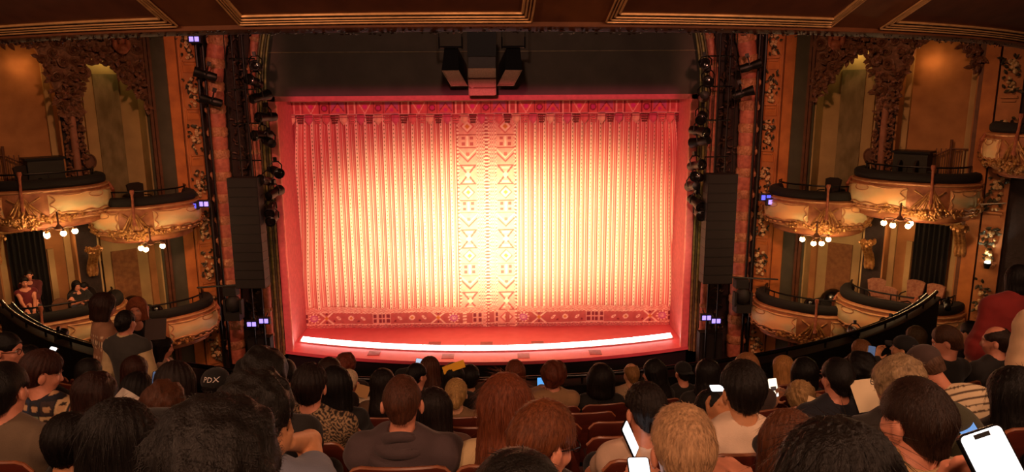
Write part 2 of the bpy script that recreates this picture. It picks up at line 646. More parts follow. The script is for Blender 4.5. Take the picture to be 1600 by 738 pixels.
# patterned middle borders: two columns of medallions each side of the meeting edge
res = 0.0215
for s in (-1, 1):
    X, Z, C = canvas(0.95, 7.35, res)
    C[:] = BLUSH*0.95+0.05
    q = X-0.60                                         # medallion column centre
    dots = ((np.round(X/res).astype(int)+np.round(Z/res).astype(int)) % 3 == 0)
    put(C, dots, ROSE*.5+BLUSH*.5)
    for c0 in (0.13, 0.20, 0.27, 0.905, 0.935):
        b = np.abs(X-c0) < 0.012
        put(C, b & (np.round(Z/0.06).astype(int) % 2 == 0), ROSE*0.8)
        put(C, b & (np.round(Z/0.06).astype(int) % 2 == 1), CREAM)
    b = X < 0.075
    put(C, b, CREAM)
    put(C, b & (np.abs((Z/0.115) % 1-0.5) < 0.28) & (X < 0.05), DEEP*.4+ROSE*.5)
    for c0 in (0.075, 0.31, 0.885):
        put(C, np.abs(X-c0) < 0.011, np.where(((Z/0.05).astype(int) % 2)[..., None] == 0, CREAM, ROSE)[np.abs(X-c0) < 0.011])
    col = np.abs(q) < 0.27
    put(C, col, BLUSH)
    zz = (Z+0.35) % 2.1
    put(C, col & ((np.abs(zz) < 0.03) | (np.abs(zz-0.42) < 0.02) | (np.abs(zz-0.95) < 0.02) | (np.abs(zz-1.55) < 0.02)), ROSE*0.7)
    for k0, k1, kind in ((0.03, 0.42, 'h'), (0.42, 0.95, 'd'), (0.95, 1.55, 'x'), (1.55, 2.07, 'c')):
        band = col & (zz > k0) & (zz < k1)
        w = zz-(k0+k1)/2
        if kind == 'h':
            put(C, band & (np.abs(np.abs(q)-0.13) < 0.055) & (np.abs(np.abs(w)-0.09) < 0.05), DEEP*.4+ROSE*.6)
            put(C, band & (np.abs(q) < 0.03) & (np.abs(w) < 0.16), CREAM)
        elif kind == 'd':
            dd = np.abs(q)+np.abs(w)
            put(C, band & (dd < 0.23), ROSE)
            put(C, band & (dd < 0.17), CREAM)
            put(C, band & (dd < 0.08), OCHRE)
        elif kind == 'x':
            put(C, band & (np.abs(np.abs(q)-np.abs(w)*0.8) < 0.035), DEEP*.4+ROSE*.6)
            put(C, band & (np.abs(q)*1.2+np.abs(w) < 0.12), CREAM)
            put(C, band & (np.abs(q) < 0.12) & (np.abs(np.abs(w)-0.22) < 0.03), CREAM)
        else:
            put(C, band & (np.abs((zz-k0)-0.12-np.abs(q)) < 0.035), DEEP*.4+ROSE*.6)
            put(C, band & (np.abs((zz-k0)-0.24-np.abs(q)) < 0.03), CREAM)
            put(C, band & (np.abs(q) < 0.05) & (np.abs(w-0.1) < 0.05), ROSE)
    XX = s*X
    Y = 0.012*np.sin(XX*11)-0.02
    if s < 0:
        X, XX, Y, Z, C = [a[::-1] for a in (X, XX, Y, Z, C)]
    cloth_mesh('middle_border', XX, Y, Z, C, M_print, curtain)

# bottom borders (one per half)
for s in (-1, 1):
    X, Z, C = canvas(5.45, 0.70, res)
    X = X+0.95*0+0.02
    C[:] = ROSE
    hsh = np.sin(X*91.7+Z*37.1)*np.sin(X*53.3-Z*71.9)
    put(C, (Z < 0.12) & (hsh > 0.2), DEEP*1.1)
    put(C, (Z < 0.12) & (hsh < -0.4), BLUSH)
    wz = 0.13+0.012*np.sin(X*60)
    put(C, np.abs(Z-wz) < 0.013, CREAM)
    wz = 0.53+0.012*np.sin(X*60)
    put(C, np.abs(Z-wz) < 0.013, CREAM)
    up = Z > 0.55
    put(C, up, BLUSH)
    put(C, up & (hsh > 0.1), ROSE)
    put(C, up & (hsh < -0.5), CREAM)
    mid = (Z > 0.15) & (Z < 0.51)
    put(C, mid, ROSE*0.82)
    w = Z-0.33
    for c0, kind in ((0.32, 'h'), (0.68, 'dots'), (1.0, 'ros'), (1.45, 'x'), (1.85, 'leaf'), (2.2, 'dots2'), (2.55, 'leaf'), (2.95, 'h'), (3.18, 'h'), (3.6, 'leaf'),
                     (3.95, 'dots2'), (4.3, 'leaf'), (4.65, 'x'), (5.0, 'ros'), (5.3, 'h')):
        q = X-c0
        loc = mid & (np.abs(q) < 0.21)
        rr = np.hypot(q, w)
        an = np.arctan2(w, q)
        if kind == 'h':
            loc = loc & (np.abs(q) < 0.15)
            put(C, loc, BLUSH)
            put(C, loc & (np.abs(np.abs(q)-0.075) < 0.048) & (np.abs(np.abs(w)-0.085) < 0.058), DEEP)
        elif kind == 'ros':
            put(C, loc & (rr < 0.17) & (np.sin(an*10) > 0), CREAM)
            put(C, loc & (rr < 0.12), MAG*0.7+0.1)
            put(C, loc & (rr < 0.07) & (np.sin(an*8) > 0), CREAM)
        elif kind == 'x':
            put(C, loc & (np.abs(np.abs(q)-np.abs(w)) < 0.035), CREAM)
            put(C, loc & (np.abs(q)+np.abs(w) < 0.07), OCHRE)
            put(C, loc & (np.abs(q) < 0.03) & (np.abs(w) > 0.11), DEEP)
        elif kind == 'dots':
            put(C, loc & (np.abs(q) < 0.05) & (np.abs((w*9) % 1-0.5) < 0.3), CREAM)
        elif kind == 'dots2':
            put(C, loc & (rr < 0.085), CREAM)
            put(C, loc & (rr < 0.04), OCHRE)
        else:
            put(C, loc & (np.abs(np.hypot((q+w)*1.0, (w-q)*2.2)) < 0.12), CREAM)
            put(C, loc & (np.hypot((q+w), (w-q)*2.2) < 0.05), ROSE)
            put(C, loc & (np.hypot(q-0.13, w+0.1) < 0.035), DEEP)
    XX = s*(X+0.93*0)
    XX = s*(0.0+X*1.16)
    Y = 0.5*pleat(XX)*0.5-0.03+0.02*np.sin(XX*2.2)
    Zs = Z+0.018*np.sin(XX*2.3+0.8)*(Z/0.7)
    if s < 0:
        X, XX, Y, Zs, C = [a[::-1] for a in (X, XX, Y, Zs, C)]
    cloth_mesh('bottom_border', XX, Y, Zs, C, M_print, curtain)

# pelmet with hanging tabs
X, Z, C = canvas(12.9, 0.44, res)
X = X-6.45
C[:] = ROSE
put(C, (Z > 0.40) | (Z < 0.022), CREAM)
for k in range(31):
    c0 = -6.3+k*0.42
    q = X-c0
    w = Z-0.21
    loc = (np.abs(q) < 0.2) & (Z > 0.03) & (Z < 0.395)
    kind = k % 4
    if kind == 0:
        put(C, loc, MAG*0.55+0.12)
        put(C, loc & (Z > 0.06) & (Z < 0.34-np.abs(q)*1.3), ROSE*1.1)
        put(C, loc & (np.abs(Z-0.36+np.abs(q)*1.3) < 0.02), DEEP)
        put(C, loc & (np.hypot(q, w+0.06) < 0.06), MAG*0.9)
    elif kind == 1:
        put(C, loc & (np.abs(np.abs(q)-0.16) < 0.018), DEEP)
        put(C, loc & (np.abs(np.abs(q)-0.10) < 0.016), CREAM)
        put(C, loc & (np.abs(q) < 0.07) & (np.abs(w) < 0.07), DEEP*.4+ROSE*.6)
    elif kind == 2:
        put(C, loc, ROSE*1.1)
        put(C, loc & (np.abs(Z-0.04-np.abs(q)*1.7) < 0.025), CREAM)
        put(C, loc & (np.hypot(q, w-0.04) < 0.07), MAG)
    else:
        put(C, loc & (np.abs(np.abs(q)-0.15) < 0.015), DEEP)
        put(C, loc & (np.hypot(q, w) < 0.11), DEEP)
        put(C, loc & (np.hypot(q, w) < 0.07), MAG*0.8)
cloth_mesh('pelmet', X, np.full_like(X, -0.16), Z+7.02, C, M_print, curtain)
tabm = [mat('tab_cream', '#f0cf9a', 0.85), mat('tab_magenta', '#d8707c', 0.85), mat('tab_rose', '#e08070', 0.85), mat('tab_dark', '#7a4030', 0.85)]
for k in range(46):
    c0 = -6.08+k*0.27
    w = 0.115
    if k % 2 == 0:
        P = [(-w, 0), (w, 0), (w, -0.2), (0, -0.34), (-w, -0.2)]
        mt = tabm[[0, 1, 2, 0, 1][k//2 % 5]]
        m_ = MB()
        V = [(x, -0.02, z) for x, z in P]+[(x, 0.02, z) for x, z in P]
        m_.add(V, [(0, 1, 2, 3, 4), (9, 8, 7, 6, 5)]+[(i, (i+1) % 5, 5+(i+1) % 5, 5+i) for i in range(5)])
        o = m_.build('pendant_tab', mt, curtain, smooth=False)
    else:
        m_ = MB()
        for r_ in range(4):
            m_.box((0, 0, -0.035-r_*0.075), (0.24-r_*0.025, 0.04, 0.05))
        o = m_.build('ribbed_tab', tabm[3 if k % 4 == 1 else 2], curtain, smooth=False)
    o.location = (c0, -0.14, 7.04)
MB().tube([(-6.4, -0.17, 6.96), (-3, -0.175, 6.94), (0, -0.17, 6.97), (3, -0.175, 6.94), (6.4, -0.17, 6.97)], 0.012, 6).build('cord', mat('curtain_cord', '#b03a50', 0.7), curtain)
# ------------------------------------------------------------------ proscenium arch
def archpath(x0, y, z0=-0.1, n=24, zt=10.6):
    pts = [(x0, y, z) for z in np.linspace(z0, 7.5, 12)]
    h = 6.8
    pm = math.asin((zt-7.5)/h)
    for p in np.linspace(0, pm, n)[1:]:
        pts.append((x0*math.cos(p), y, 7.5+h*math.sin(p)))
    return np.array(pts)


M_green = mat('green_gilt_moulding', '#8f8448', 0.42, 0.25, var=0.2, scale=8, col2='#5c5a30')
M_olive = mat('olive_moulding', '#5a5232', 0.5, 0.1, var=0.2, scale=8)
M_roll = mat('rose_roll_plaster', '#c07258', 0.55, 0.05, var=0.2, scale=9, bump=0.35, bscale=30, col2='#9a5443')
M_ribbon = mat('ribbon_wrap_gilt', '#c08a62', 0.5, 0.15, var=0.25, scale=20, bump=0.5, bscale=40, col2='#96603f')
M_dark = mat('dark_brown_plaster', '#2e1d17', 0.8, var=0.25, scale=10, bump=0.4, bscale=20)  # dark brown for the arch hollow and the side walls
for s, side in ((-1, 'left'), (1, 'right')):
    pros = MB()
    band = []
    for x0, y in ((6.33, 20.75), (6.45, 20.62), (6.62, 20.52), (6.85, 20.55), (7.1, 20.42), (7.35, 20.3), (7.75, 20.05), (7.95, 20.0)):
        band.append(archpath(x0, y)*np.array([s, 1, 1]))
    pros.grid(np.array(band))
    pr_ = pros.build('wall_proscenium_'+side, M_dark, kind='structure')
    for k, (x0, r, m_) in enumerate(((6.17, 0.035, M_green), (6.235, 0.028, M_olive), (6.30, 0.038, M_green), (6.37, 0.03, M_olive))):
        MB().tube(archpath(x0, 20.55-0.03*k)*np.array([s, 1, 1]), r, 8).build('green_moulding', m_, pr_)
    for x0, y, r, step in ((6.50, 20.40, 0.115, 0.78), (7.40, 20.05, 0.245, 0.62)):
        path = archpath(x0, y, n=30)*np.array([s, 1, 1])
        # resample evenly; the roll swells between its ribbon wraps
        d = np.concatenate([[0], np.cumsum(np.linalg.norm(np.diff(path, axis=0), axis=1))])
        q = np.arange(0, d[-1], 0.06)
        pp = np.stack([np.interp(q, d, path[:, i]) for i in range(3)], 1)
        rr = r*(0.90+0.10*np.abs(np.sin(PI*(q/step))))
        MB().tube(pp, rr, 14).build('leaf_roll', M_roll, pr_)
        for c0 in np.arange(step*0.9, d[-1]-0.1, step):
            i = int(c0/0.06)
            w = r*0.95
            m_ = MB()
            seg = [np.array([np.interp(c0+o_, d, path[:, k]) for k in range(3)]) for o_ in np.linspace(-w*0.55, w*0.55, 5)]
            m_.tube(seg, [r*0.98, r*1.10, r*1.06, r*1.10, r*0.98], 14)
            for b in range(3):
                a = PI*(1.2+0.3*b)
                p = seg[2]+np.array([math.cos(a)*r*1.06, math.sin(a)*r*1.06, RNG.uniform(-.3, .3)*r])
                m_.blob(p, (r*0.25, r*0.16, r*0.35), 6, 4)
            m_.build('ribbon_wrap', M_ribbon, pr_)
    # dim carved relief in the hollow band
    m_ = MB()
    for k in range(160):
        z = RNG.uniform(0, 9.8)
        x = RNG.uniform(6.72, 7.12)
        p = np.array([s*x, 20.40, z])
        L = RNG.uniform(.1, .22)
        a = RNG.uniform(0, 2*PI)
        pts_ = [p+np.array([math.cos(a+b*1.2)*L*b, -0.05*math.sin(b*2.4), math.sin(a+b*1.2)*L*b]) for b in np.linspace(0, 1, 5)]
        m_.tube(pts_, np.array([.012, .03, .035, .025, .008]), 5)
    m_.build('carved_relief', M_bronze, pr_, kind='stuff')

# ------------------------------------------------------------------ splayed side walls with the boxes
TA = np.array([7.2, 20.4])
TT = np.array([1, -0.95])/math.hypot(1, 0.95)
TN = np.array([TT[1], -TT[0]])


def W(s, t, n, z):
    p = TA+TT*t+TN*n
    return np.array([s*p[0], p[1], z])


def wbox(mb, s, t0, t1, n0, n1, z0, z1):
    V = [W(s, t, n, z) for z in (z0, z1) for (t, n) in ((t0, n0), (t1, n0), (t1, n1), (t0, n1))]
    return mb.add(V, [(0, 3, 2, 1), (4, 5, 6, 7), (0, 1, 5, 4), (1, 2, 6, 5), (2, 3, 7, 6), (3, 0, 4, 7)])


def leaf(mb, p, d, nrm, L, wd):
    d = np.array(d, float); d /= np.linalg.norm(d)
    nrm = np.array(nrm, float)
    sdir = np.cross(d, nrm); sdir /= np.linalg.norm(sdir)+1e-9
    V = []
    for k, w in ((0, 0.25), (0.35, 1.0), (0.7, 0.75), (1.0, 0.05)):
        c = p+d*L*k+nrm*L*0.22*math.sin(k*2.6)
        V += [c-sdir*w*wd/2, c+nrm*wd*0.18, c+sdir*w*wd/2]
    F = []
    for i in range(3):
        F += [(3*i, 3*i+1, 3*i+4, 3*i+3), (3*i+1, 3*i+2, 3*i+5, 3*i+4)]
    mb.add(V, F)


def rose_mesh():
    m = MB()
    m.blob((0, 0, 0.28), (0.2, 0.2, 0.2), 7, 4)
    for r, n, h, off in ((0.34, 4, 0.30, 0), (0.6, 5, 0.2, 0.5), (0.9, 6, 0.08, 0.2)):
        for k in range(n):
            a = 2*PI*(k+off)/n
            w = 2*PI/n*0.62
            P = []
            for q in np.linspace(-1, 1, 5):
                aa = a+q*w
                e = math.cos(q*1.3)
                P.append([(r*0.45*math.cos(aa), r*0.45*math.sin(aa), h*0.3), (r*0.85*math.cos(aa), r*0.85*math.sin(aa), h+0.10*e),
                          (r*(1+0.12*e)*math.cos(aa), r*(1+0.12*e)*math.sin(aa), h-0.02)])
            m.grid(P)
    return m


M_tan = mat('tan_pilaster_plaster', '#b97a44', 0.6, 0.1, var=0.15, scale=3, col2='#9a6136')
M_orange = mat('ochre_pilaster_plaster', '#c07838', 0.6, 0.1, var=0.15, scale=3, col2='#a1602c')
M_sage = mat('sage_grey_strip', '#4c4a38', 0.7, var=0.15, scale=3)
M_brown = mat('brown_moulding', '#6e452c', 0.5, 0.1, var=0.2, scale=6)
M_cream = mat('cream_box_plaster', '#b89a68', 0.8, var=0.08, scale=2, col2='#a3875a')
M_warm = mat('warm_tan_box_wall', '#b07a48', 0.8, var=0.12, scale=2.5, col2='#98663a')
M_damask = mat('faded_damask_panel', '#8f7c58', 0.85, var=0.2, scale=5, stretch=(1, 1, 0.5), col2='#70603f', bump=0.1, bscale=20)
M_damask2 = mat('brown_damask_panel', '#96643c', 0.85, var=0.2, scale=9, col2='#7a4c2c', bump=0.1, bscale=20)
M_drape = mat('black_box_drape', '#15100d', 0.9, var=0.3, scale=12, stretch=(1, 1, 0.05), bump=0.6, bscale=14)
M_rosegold = mat('gilded_rosebuds', '#dcc090', 0.45, 0.1, var=0.3, scale=20, col2='#a88454')
M_leafgreen = mat('bronze_green_leaves', '#4a4630', 0.5, 0.25, var=0.3, scale=20)
M_carve = mat('carved_brown_flowers', '#8a5c40', 0.5, 0.2, var=0.3, scale=14, col2='#5a3a2a')
ROSE0 = rose_mesh().build('carved_rose', M_carve)
ROSE_ME = ROSE0.data
bpy.data.objects.remove(ROSE0)


def put_rose(parent, p, nrm, r):
    o = bpy.data.objects.new('carved_rose', ROSE_ME)
    COL.objects.link(o)
    R = frame(nrm)
    o.matrix_world = Matrix.Translation(p)@Matrix(R.tolist()).to_4x4()@Matrix.Rotation(RNG.uniform(0, 6), 4, 'Z')@Matrix.Scale(r, 4)
    o.parent = parent
    return o


def garlands(parent, s, t, n, zs, big=1.0):
    nr = np.array([s*TN[0], TN[1], 0])
    tt = np.array([s*TT[0], TT[1], 0])
    for z in zs:
        buds, lv = MB(), MB()
        for k in range(17):
            dz = RNG.uniform(-.42, .30)
            p = W(s, t+RNG.uniform(-.12, .12)*(1-abs(dz)*0.9), n+RNG.uniform(.03, .11), z+dz)
            buds.blob(p, RNG.uniform(.030, .052)*big, 6, 4)
        for k in range(22):
            p = W(s, t+RNG.uniform(-.17, .17), n+0.03, z+RNG.uniform(-.42, .38))
            a = RNG.uniform(0, 2*PI)
            leaf(lv, p, tt*math.cos(a)+np.array([0, 0, math.sin(a)])+nr*0.4, nr, RNG.uniform(.09, .16), .07)
        b = buds.build('rosebud_cluster', M_rosegold, parent, kind='stuff')
        lv.build('leaf_cluster', M_leafgreen, parent, smooth=False, kind='stuff')
        m_ = MB()
        wbox(m_, s, t-.16, t+.16, n, n+.05, z-.52, z-.48)
        wbox(m_, s, t-.13, t+.13, n, n+.04, z-.60, z-.56)
        m_.build('bracket_shelf', M_tan, parent)


WALLS = {}
for s, side in ((-1, 'left'), (1, 'right')):
    m_ = MB()
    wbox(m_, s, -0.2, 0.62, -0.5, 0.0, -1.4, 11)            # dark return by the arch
    wbox(m_, s, 0.62, 2.15, -0.5, 0.0, -1.4, 11)
    wbox(m_, s, 3.66, 4.12, -0.5, 0.0, -1.4, 11)            # pier between the recesses
    wbox(m_, s, 5.77, 7.4, -0.6, 0.0, -1.4, 11)
    wbox(m_, s, 2.15, 5.77, -0.6, 0.0, 9.0, 11)             # above the arches
    wbox(m_, s, 2.15, 5.77, -0.6, 0.0, -1.4, 0.3)
    # outer part of the side wall, running back past the mezzanine
    p0 = W(s, 7.4, 0, 0)
    m_.box((p0[0]+s*0.6, p0[1]/2-1.5, 5), (1.0, p0[1]+3.4, 13))
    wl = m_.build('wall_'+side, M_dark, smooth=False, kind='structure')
    WALLS[s] = wl
    for nm, t0, t1, n1, mt in (('rose_pilaster', 0.74, 1.26, 0.10, M_tan), ('tan_pilaster', 1.29, 1.56, 0.05, M_orange), ('sage_strip', 1.54, 1.93, 0.02, M_sage),
                               ('brown_jamb', 1.93, 2.0, 0.09, M_brown), ('brown_jamb', 2.03, 2.1, 0.12, M_brown), ('sage_strip', 2.0, 2.15, 0.03, M_sage),
                               ('ochre_pilaster', 5.86, 6.14, 0.10, M_orange), ('rose_pilaster', 6.18, 6.62, 0.10, M_tan), ('brown_jamb', 5.77, 5.85, 0.05, M_brown)):
        wbox(MB(), s, t0, t1, 0, n1, -1.3, 10.8)
        q = MB(); wbox(q, s, t0, t1, 0, n1, -1.3, 10.8)
        q.build(nm, mt, wl, smooth=False)
    # sunk panels on the rose pilaster, between garlands
    zs = [0.55, 1.72, 2.95, 4.1, 5.3, 6.55, 7.8, 9.05]
    for z in zs:
        q = MB(); wbox(q, s, 0.86, 1.17, 0.10, 0.12, z+0.45, z+0.62+0.1)
        wbox(q, s, 0.81, 0.84, 0.10, 0.125, z-0.45, z+0.72)
        wbox(q, s, 1.19, 1.22, 0.10, 0.125, z-0.45, z+0.72)
        q.build('raised_panel', M_orange, wl, smooth=False)
    garlands(wl, s, 1.01, 0.11, zs, 1.15)
    garlands(wl, s, 6.4, 0.11, [2.9, 4.2, 5.4, 6.7, 8.0], 1.1)
    # recess backs
    q = MB(); wbox(q, s, 2.15, 3.66, -0.60, -0.50, 0.3, 9.0); q.build('recess_back', M_cream, wl, smooth=False)
    q = MB(); wbox(q, s, 4.12, 5.77, -0.60, -0.50, 0.3, 9.0); q.build('recess_back', M_warm, wl, smooth=False)
    q = MB(); wbox(q, s, 2.62, 3.2, -0.50, -0.46, 4.3, 8.2); q.build('damask_panel', M_damask, wl, smooth=False)
    q = MB(); wbox(q, s, 2.62, 3.25, -0.50, -0.46, 0.9, 3.6); q.build('damask_panel', M_damask2, wl, smooth=False)
    for t0, t1, z0, z1, mt in ((2.15, 2.35, 0.3, 3.9, M_warm), (3.3, 3.48, 0.3, 9.0, M_cream), (4.15, 4.3, 0.3, 9, M_cream), (4.55, 4.68, 0.3, 3.9, M_cream), (5.55, 5.75, 0.3, 9, M_cream)):
        q = MB(); wbox(q, s, t0, t1, -0.50, -0.40, z0, z1); q.build('pale_pilaster', mt, wl, smooth=False)
    for t0, t1 in ((2.15, 2.19), (3.62, 3.66), (4.12, 4.16), (5.73, 5.77)):
        q = MB(); wbox(q, s, t0, t1, -0.5, -0.002, 0.3, 9.0); q.build('recess_reveal', M_cream if t0 < 4 else M_warm, wl, smooth=False)
    # black doorway and black drape on the lower level
    q = MB(); wbox(q, s, 3.48, 3.6, -0.50, -0.47, 0.9, 3.4); q.build('dark_doorway', M_velvet, wl, smooth=False)
    tt_ = np.linspace(4.72, 5.5, 40)
    q = MB()
    q.grid(np.array([[W(s, t, -0.40+0.05*math.sin(t*55+0.15*z), z) for z in np.linspace(1.0, 4.4, 6)] for t in tt_]))
    q.build('drape', M_drape, wl)
    # oval cameo on the pier
    q = MB()
    c_ = W(s, 3.72, -0.15, 6.05)
    ph = np.linspace(0, 2*PI, 25)[:-1]
    q.tube([W(s, 3.60+0.13*math.cos(a), 0.03, 6.05+0.17*math.sin(a)) for a in ph], 0.022, 6, closed=True)
    q.add([W(s, 3.60+0.12*math.cos(a), 0.02, 6.05+0.16*math.sin(a)) for a in ph], [tuple(range(24))])
    q.build('oval_cameo', M_brown, wl)
    # pier shaft and foliage strips
    q = MB()
    q.lathe(W(s, 3.89, 0.06, 4.8), [(0.10, 0), (0.085, 0.2), (0.085, 2.4), (0.10, 2.55)], 14)
    q.build('pier_shaft', mat('rose_shaft', '#a06a50', 0.5, var=0.15), wl)
    fol = MB()
    nr = np.array([s*TN[0], TN[1], 0]); tt = np.array([s*TT[0], TT[1], 0]); up = np.array([0, 0, 1.0])
    for sd in (-1, 1):
        for k in range(90):
            z = RNG.uniform(4.9, 7.5)
            p = W(s, 3.89+sd*RNG.uniform(.11, .20), RNG.uniform(.02, .08), z)
            a = RNG.uniform(0, 2*PI)
            leaf(fol, p, tt*math.cos(a)+up*math.sin(a)+nr*.4, nr, RNG.uniform(.08, .15), .07)
            if k % 3 == 0:
                fol.blob(p, RNG.uniform(.025, .045), 6, 4)
    # spreading capital over the pier and the spandrels of both arches
    def low(t):                                  # lower edge of the flower work
        if t < 2.15:
            return 7.2
        if t < 3.66:
            u = (t-2.15)/1.51
            return 7.35+1.15*math.sin(min(1, u*1.25)*PI/2)-max(0, (u-0.80))*4.6
        if t < 4.12:
            return 7.15
        u = (t-4.12)/1.65
        return 7.45+1.35*math.sin(PI*min(1, u*3.2)/2)-max(0, u-0.72)*3.3
    plate = MB()
    ts = np.linspace(2.1, 5.8, 60)
    P = []
    for t in ts:
        zl = low(t)+0.12+0.05*math.sin(t*23)
        P.append([W(s, t, 0.03, zl), W(s, t, 0.06, 9.6), W(s, t, -0.12, 9.6), W(s, t, -0.12, zl)])
    plate.grid(np.array(P), cv=True, cap=True)
    plate.build('arch_spandrel', M_carve, wl)
    placed = []
    tries = 0
    while len(placed) < 46 and tries < 4000:
        tries += 1
        t, z = RNG.uniform(2.15, 5.75), RNG.uniform(7.2, 9.35)
        if z < low(t)+0.16:
            continue
        r = RNG.uniform(.12, .19)
        if any((t-a)**2+(z-b)**2 < (0.9*(r+c))**2 for a, b, c in placed):
            continue
        placed.append((t, z, r))
        put_rose(wl, W(s, t, 0.07, z), nr*1.0+tt*RNG.uniform(-.3, .3)+up*RNG.uniform(-.5, .1), r)
    for k in range(330):
        t = RNG.uniform(2.12, 5.78)
        z = low(t)+RNG.exponential(0.35)
        if z > 9.4:
            continue
        p = W(s, t, 0.07, z+0.05)
        a = RNG.uniform(0, 2*PI)
        leaf(fol, p, tt*math.cos(a)+up*(math.sin(a)-0.5)+nr*.35, nr, RNG.uniform(.12, .24), .11)
        if k % 2 == 0:
            fol.blob(p-up*0.03, RNG.uniform(.03, .06), 6, 4)
    fol.build('carved_foliage', M_carve, wl, smooth=False, kind='stuff')
    # scrolled bust-like boss at the outer arch foot
    q = MB()
    for (dt, dz, a, b, c) in ((0, 0, .10, .10, .13), (0, -.22, .17, .11, .14), (-.15, -.1, .07, .06, .16), (.15, -.1, .07, .06, .16), (.02, .1, .12, .08, .07)):
        q.blob(W(s, 2.62+dt, 0.16, 9.02+dz), (a, b, c), 10, 7)
    q.build('carved_boss', M_pinkgilt, wl)
    # stairs and booth in the upper outer recess
    q = MB()
    for k in range(7):
        t = 5.0+k*0.1
        z1 = 6.28+max(0, 0.0 if k > 3 else (3-k)*-0.055)
        q.bar(W(s, t, -0.36, 5.1), W(s, t, -0.36, z1), 0.012, 6)
    q.tube([W(s, 4.9, -0.36, 6.05), W(s, 5.3, -0.36, 6.28), W(s, 5.7, -0.36, 6.28)], 0.022, 6)
    q.bar(W(s, 5.3, -0.36, 5.1), W(s, 5.3, -0.36, 6.5), 0.03, 8)
    q.build('stair_railing', M_brown, wl)

# ------------------------------------------------------------------ opera boxes
M_shell = mat('box_front_gilt', '#b5784c', 0.5, 0.2, var=0.2, scale=5, bump=0.25, bscale=30, col2='#8d5636')
M_frame = mat('panel_frame_gilt', '#d09a6a', 0.42, 0.25, var=0.15, scale=10)
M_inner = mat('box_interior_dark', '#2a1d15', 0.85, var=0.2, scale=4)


def landscape(name, c1, c2, c3):
    m = mat(name, c1, 0.55, col2=c2, scale=1.8, stretch=(1, 1, 2.4))
    nt = m.node_tree
    n = nt.nodes.new('ShaderNodeTexNoise'); n.inputs['Scale'].default_value = 1.1
    mp = [k for k in nt.nodes if k.type == 'MAPPING'][0]
    nt.links.new(mp.outputs[0], n.inputs['Vector'])
    r = nt.nodes.new('ShaderNodeMapRange'); r.inputs[1].default_value = .42; r.inputs[2].default_value = .62
    nt.links.new(n.outputs[0], r.inputs[0])
    x0 = [k for k in nt.nodes if k.type == 'MIX'][0]
    x = nt.nodes.new('ShaderNodeMix'); x.data_type = 'RGBA'
    nt.links.new(r.outputs[0], x.inputs[0]); nt.links.new(x0.outputs[2], x.inputs[6])
    x.inputs[7].default_value = (*lin(c3), 1)
    nt.links.new(x.outputs[2], nt.nodes['Principled BSDF'].inputs['Base Color'])
    return m


M_land = landscape('painted_landscape', '#e6cf9c', '#bdb684', '#e8b67a')


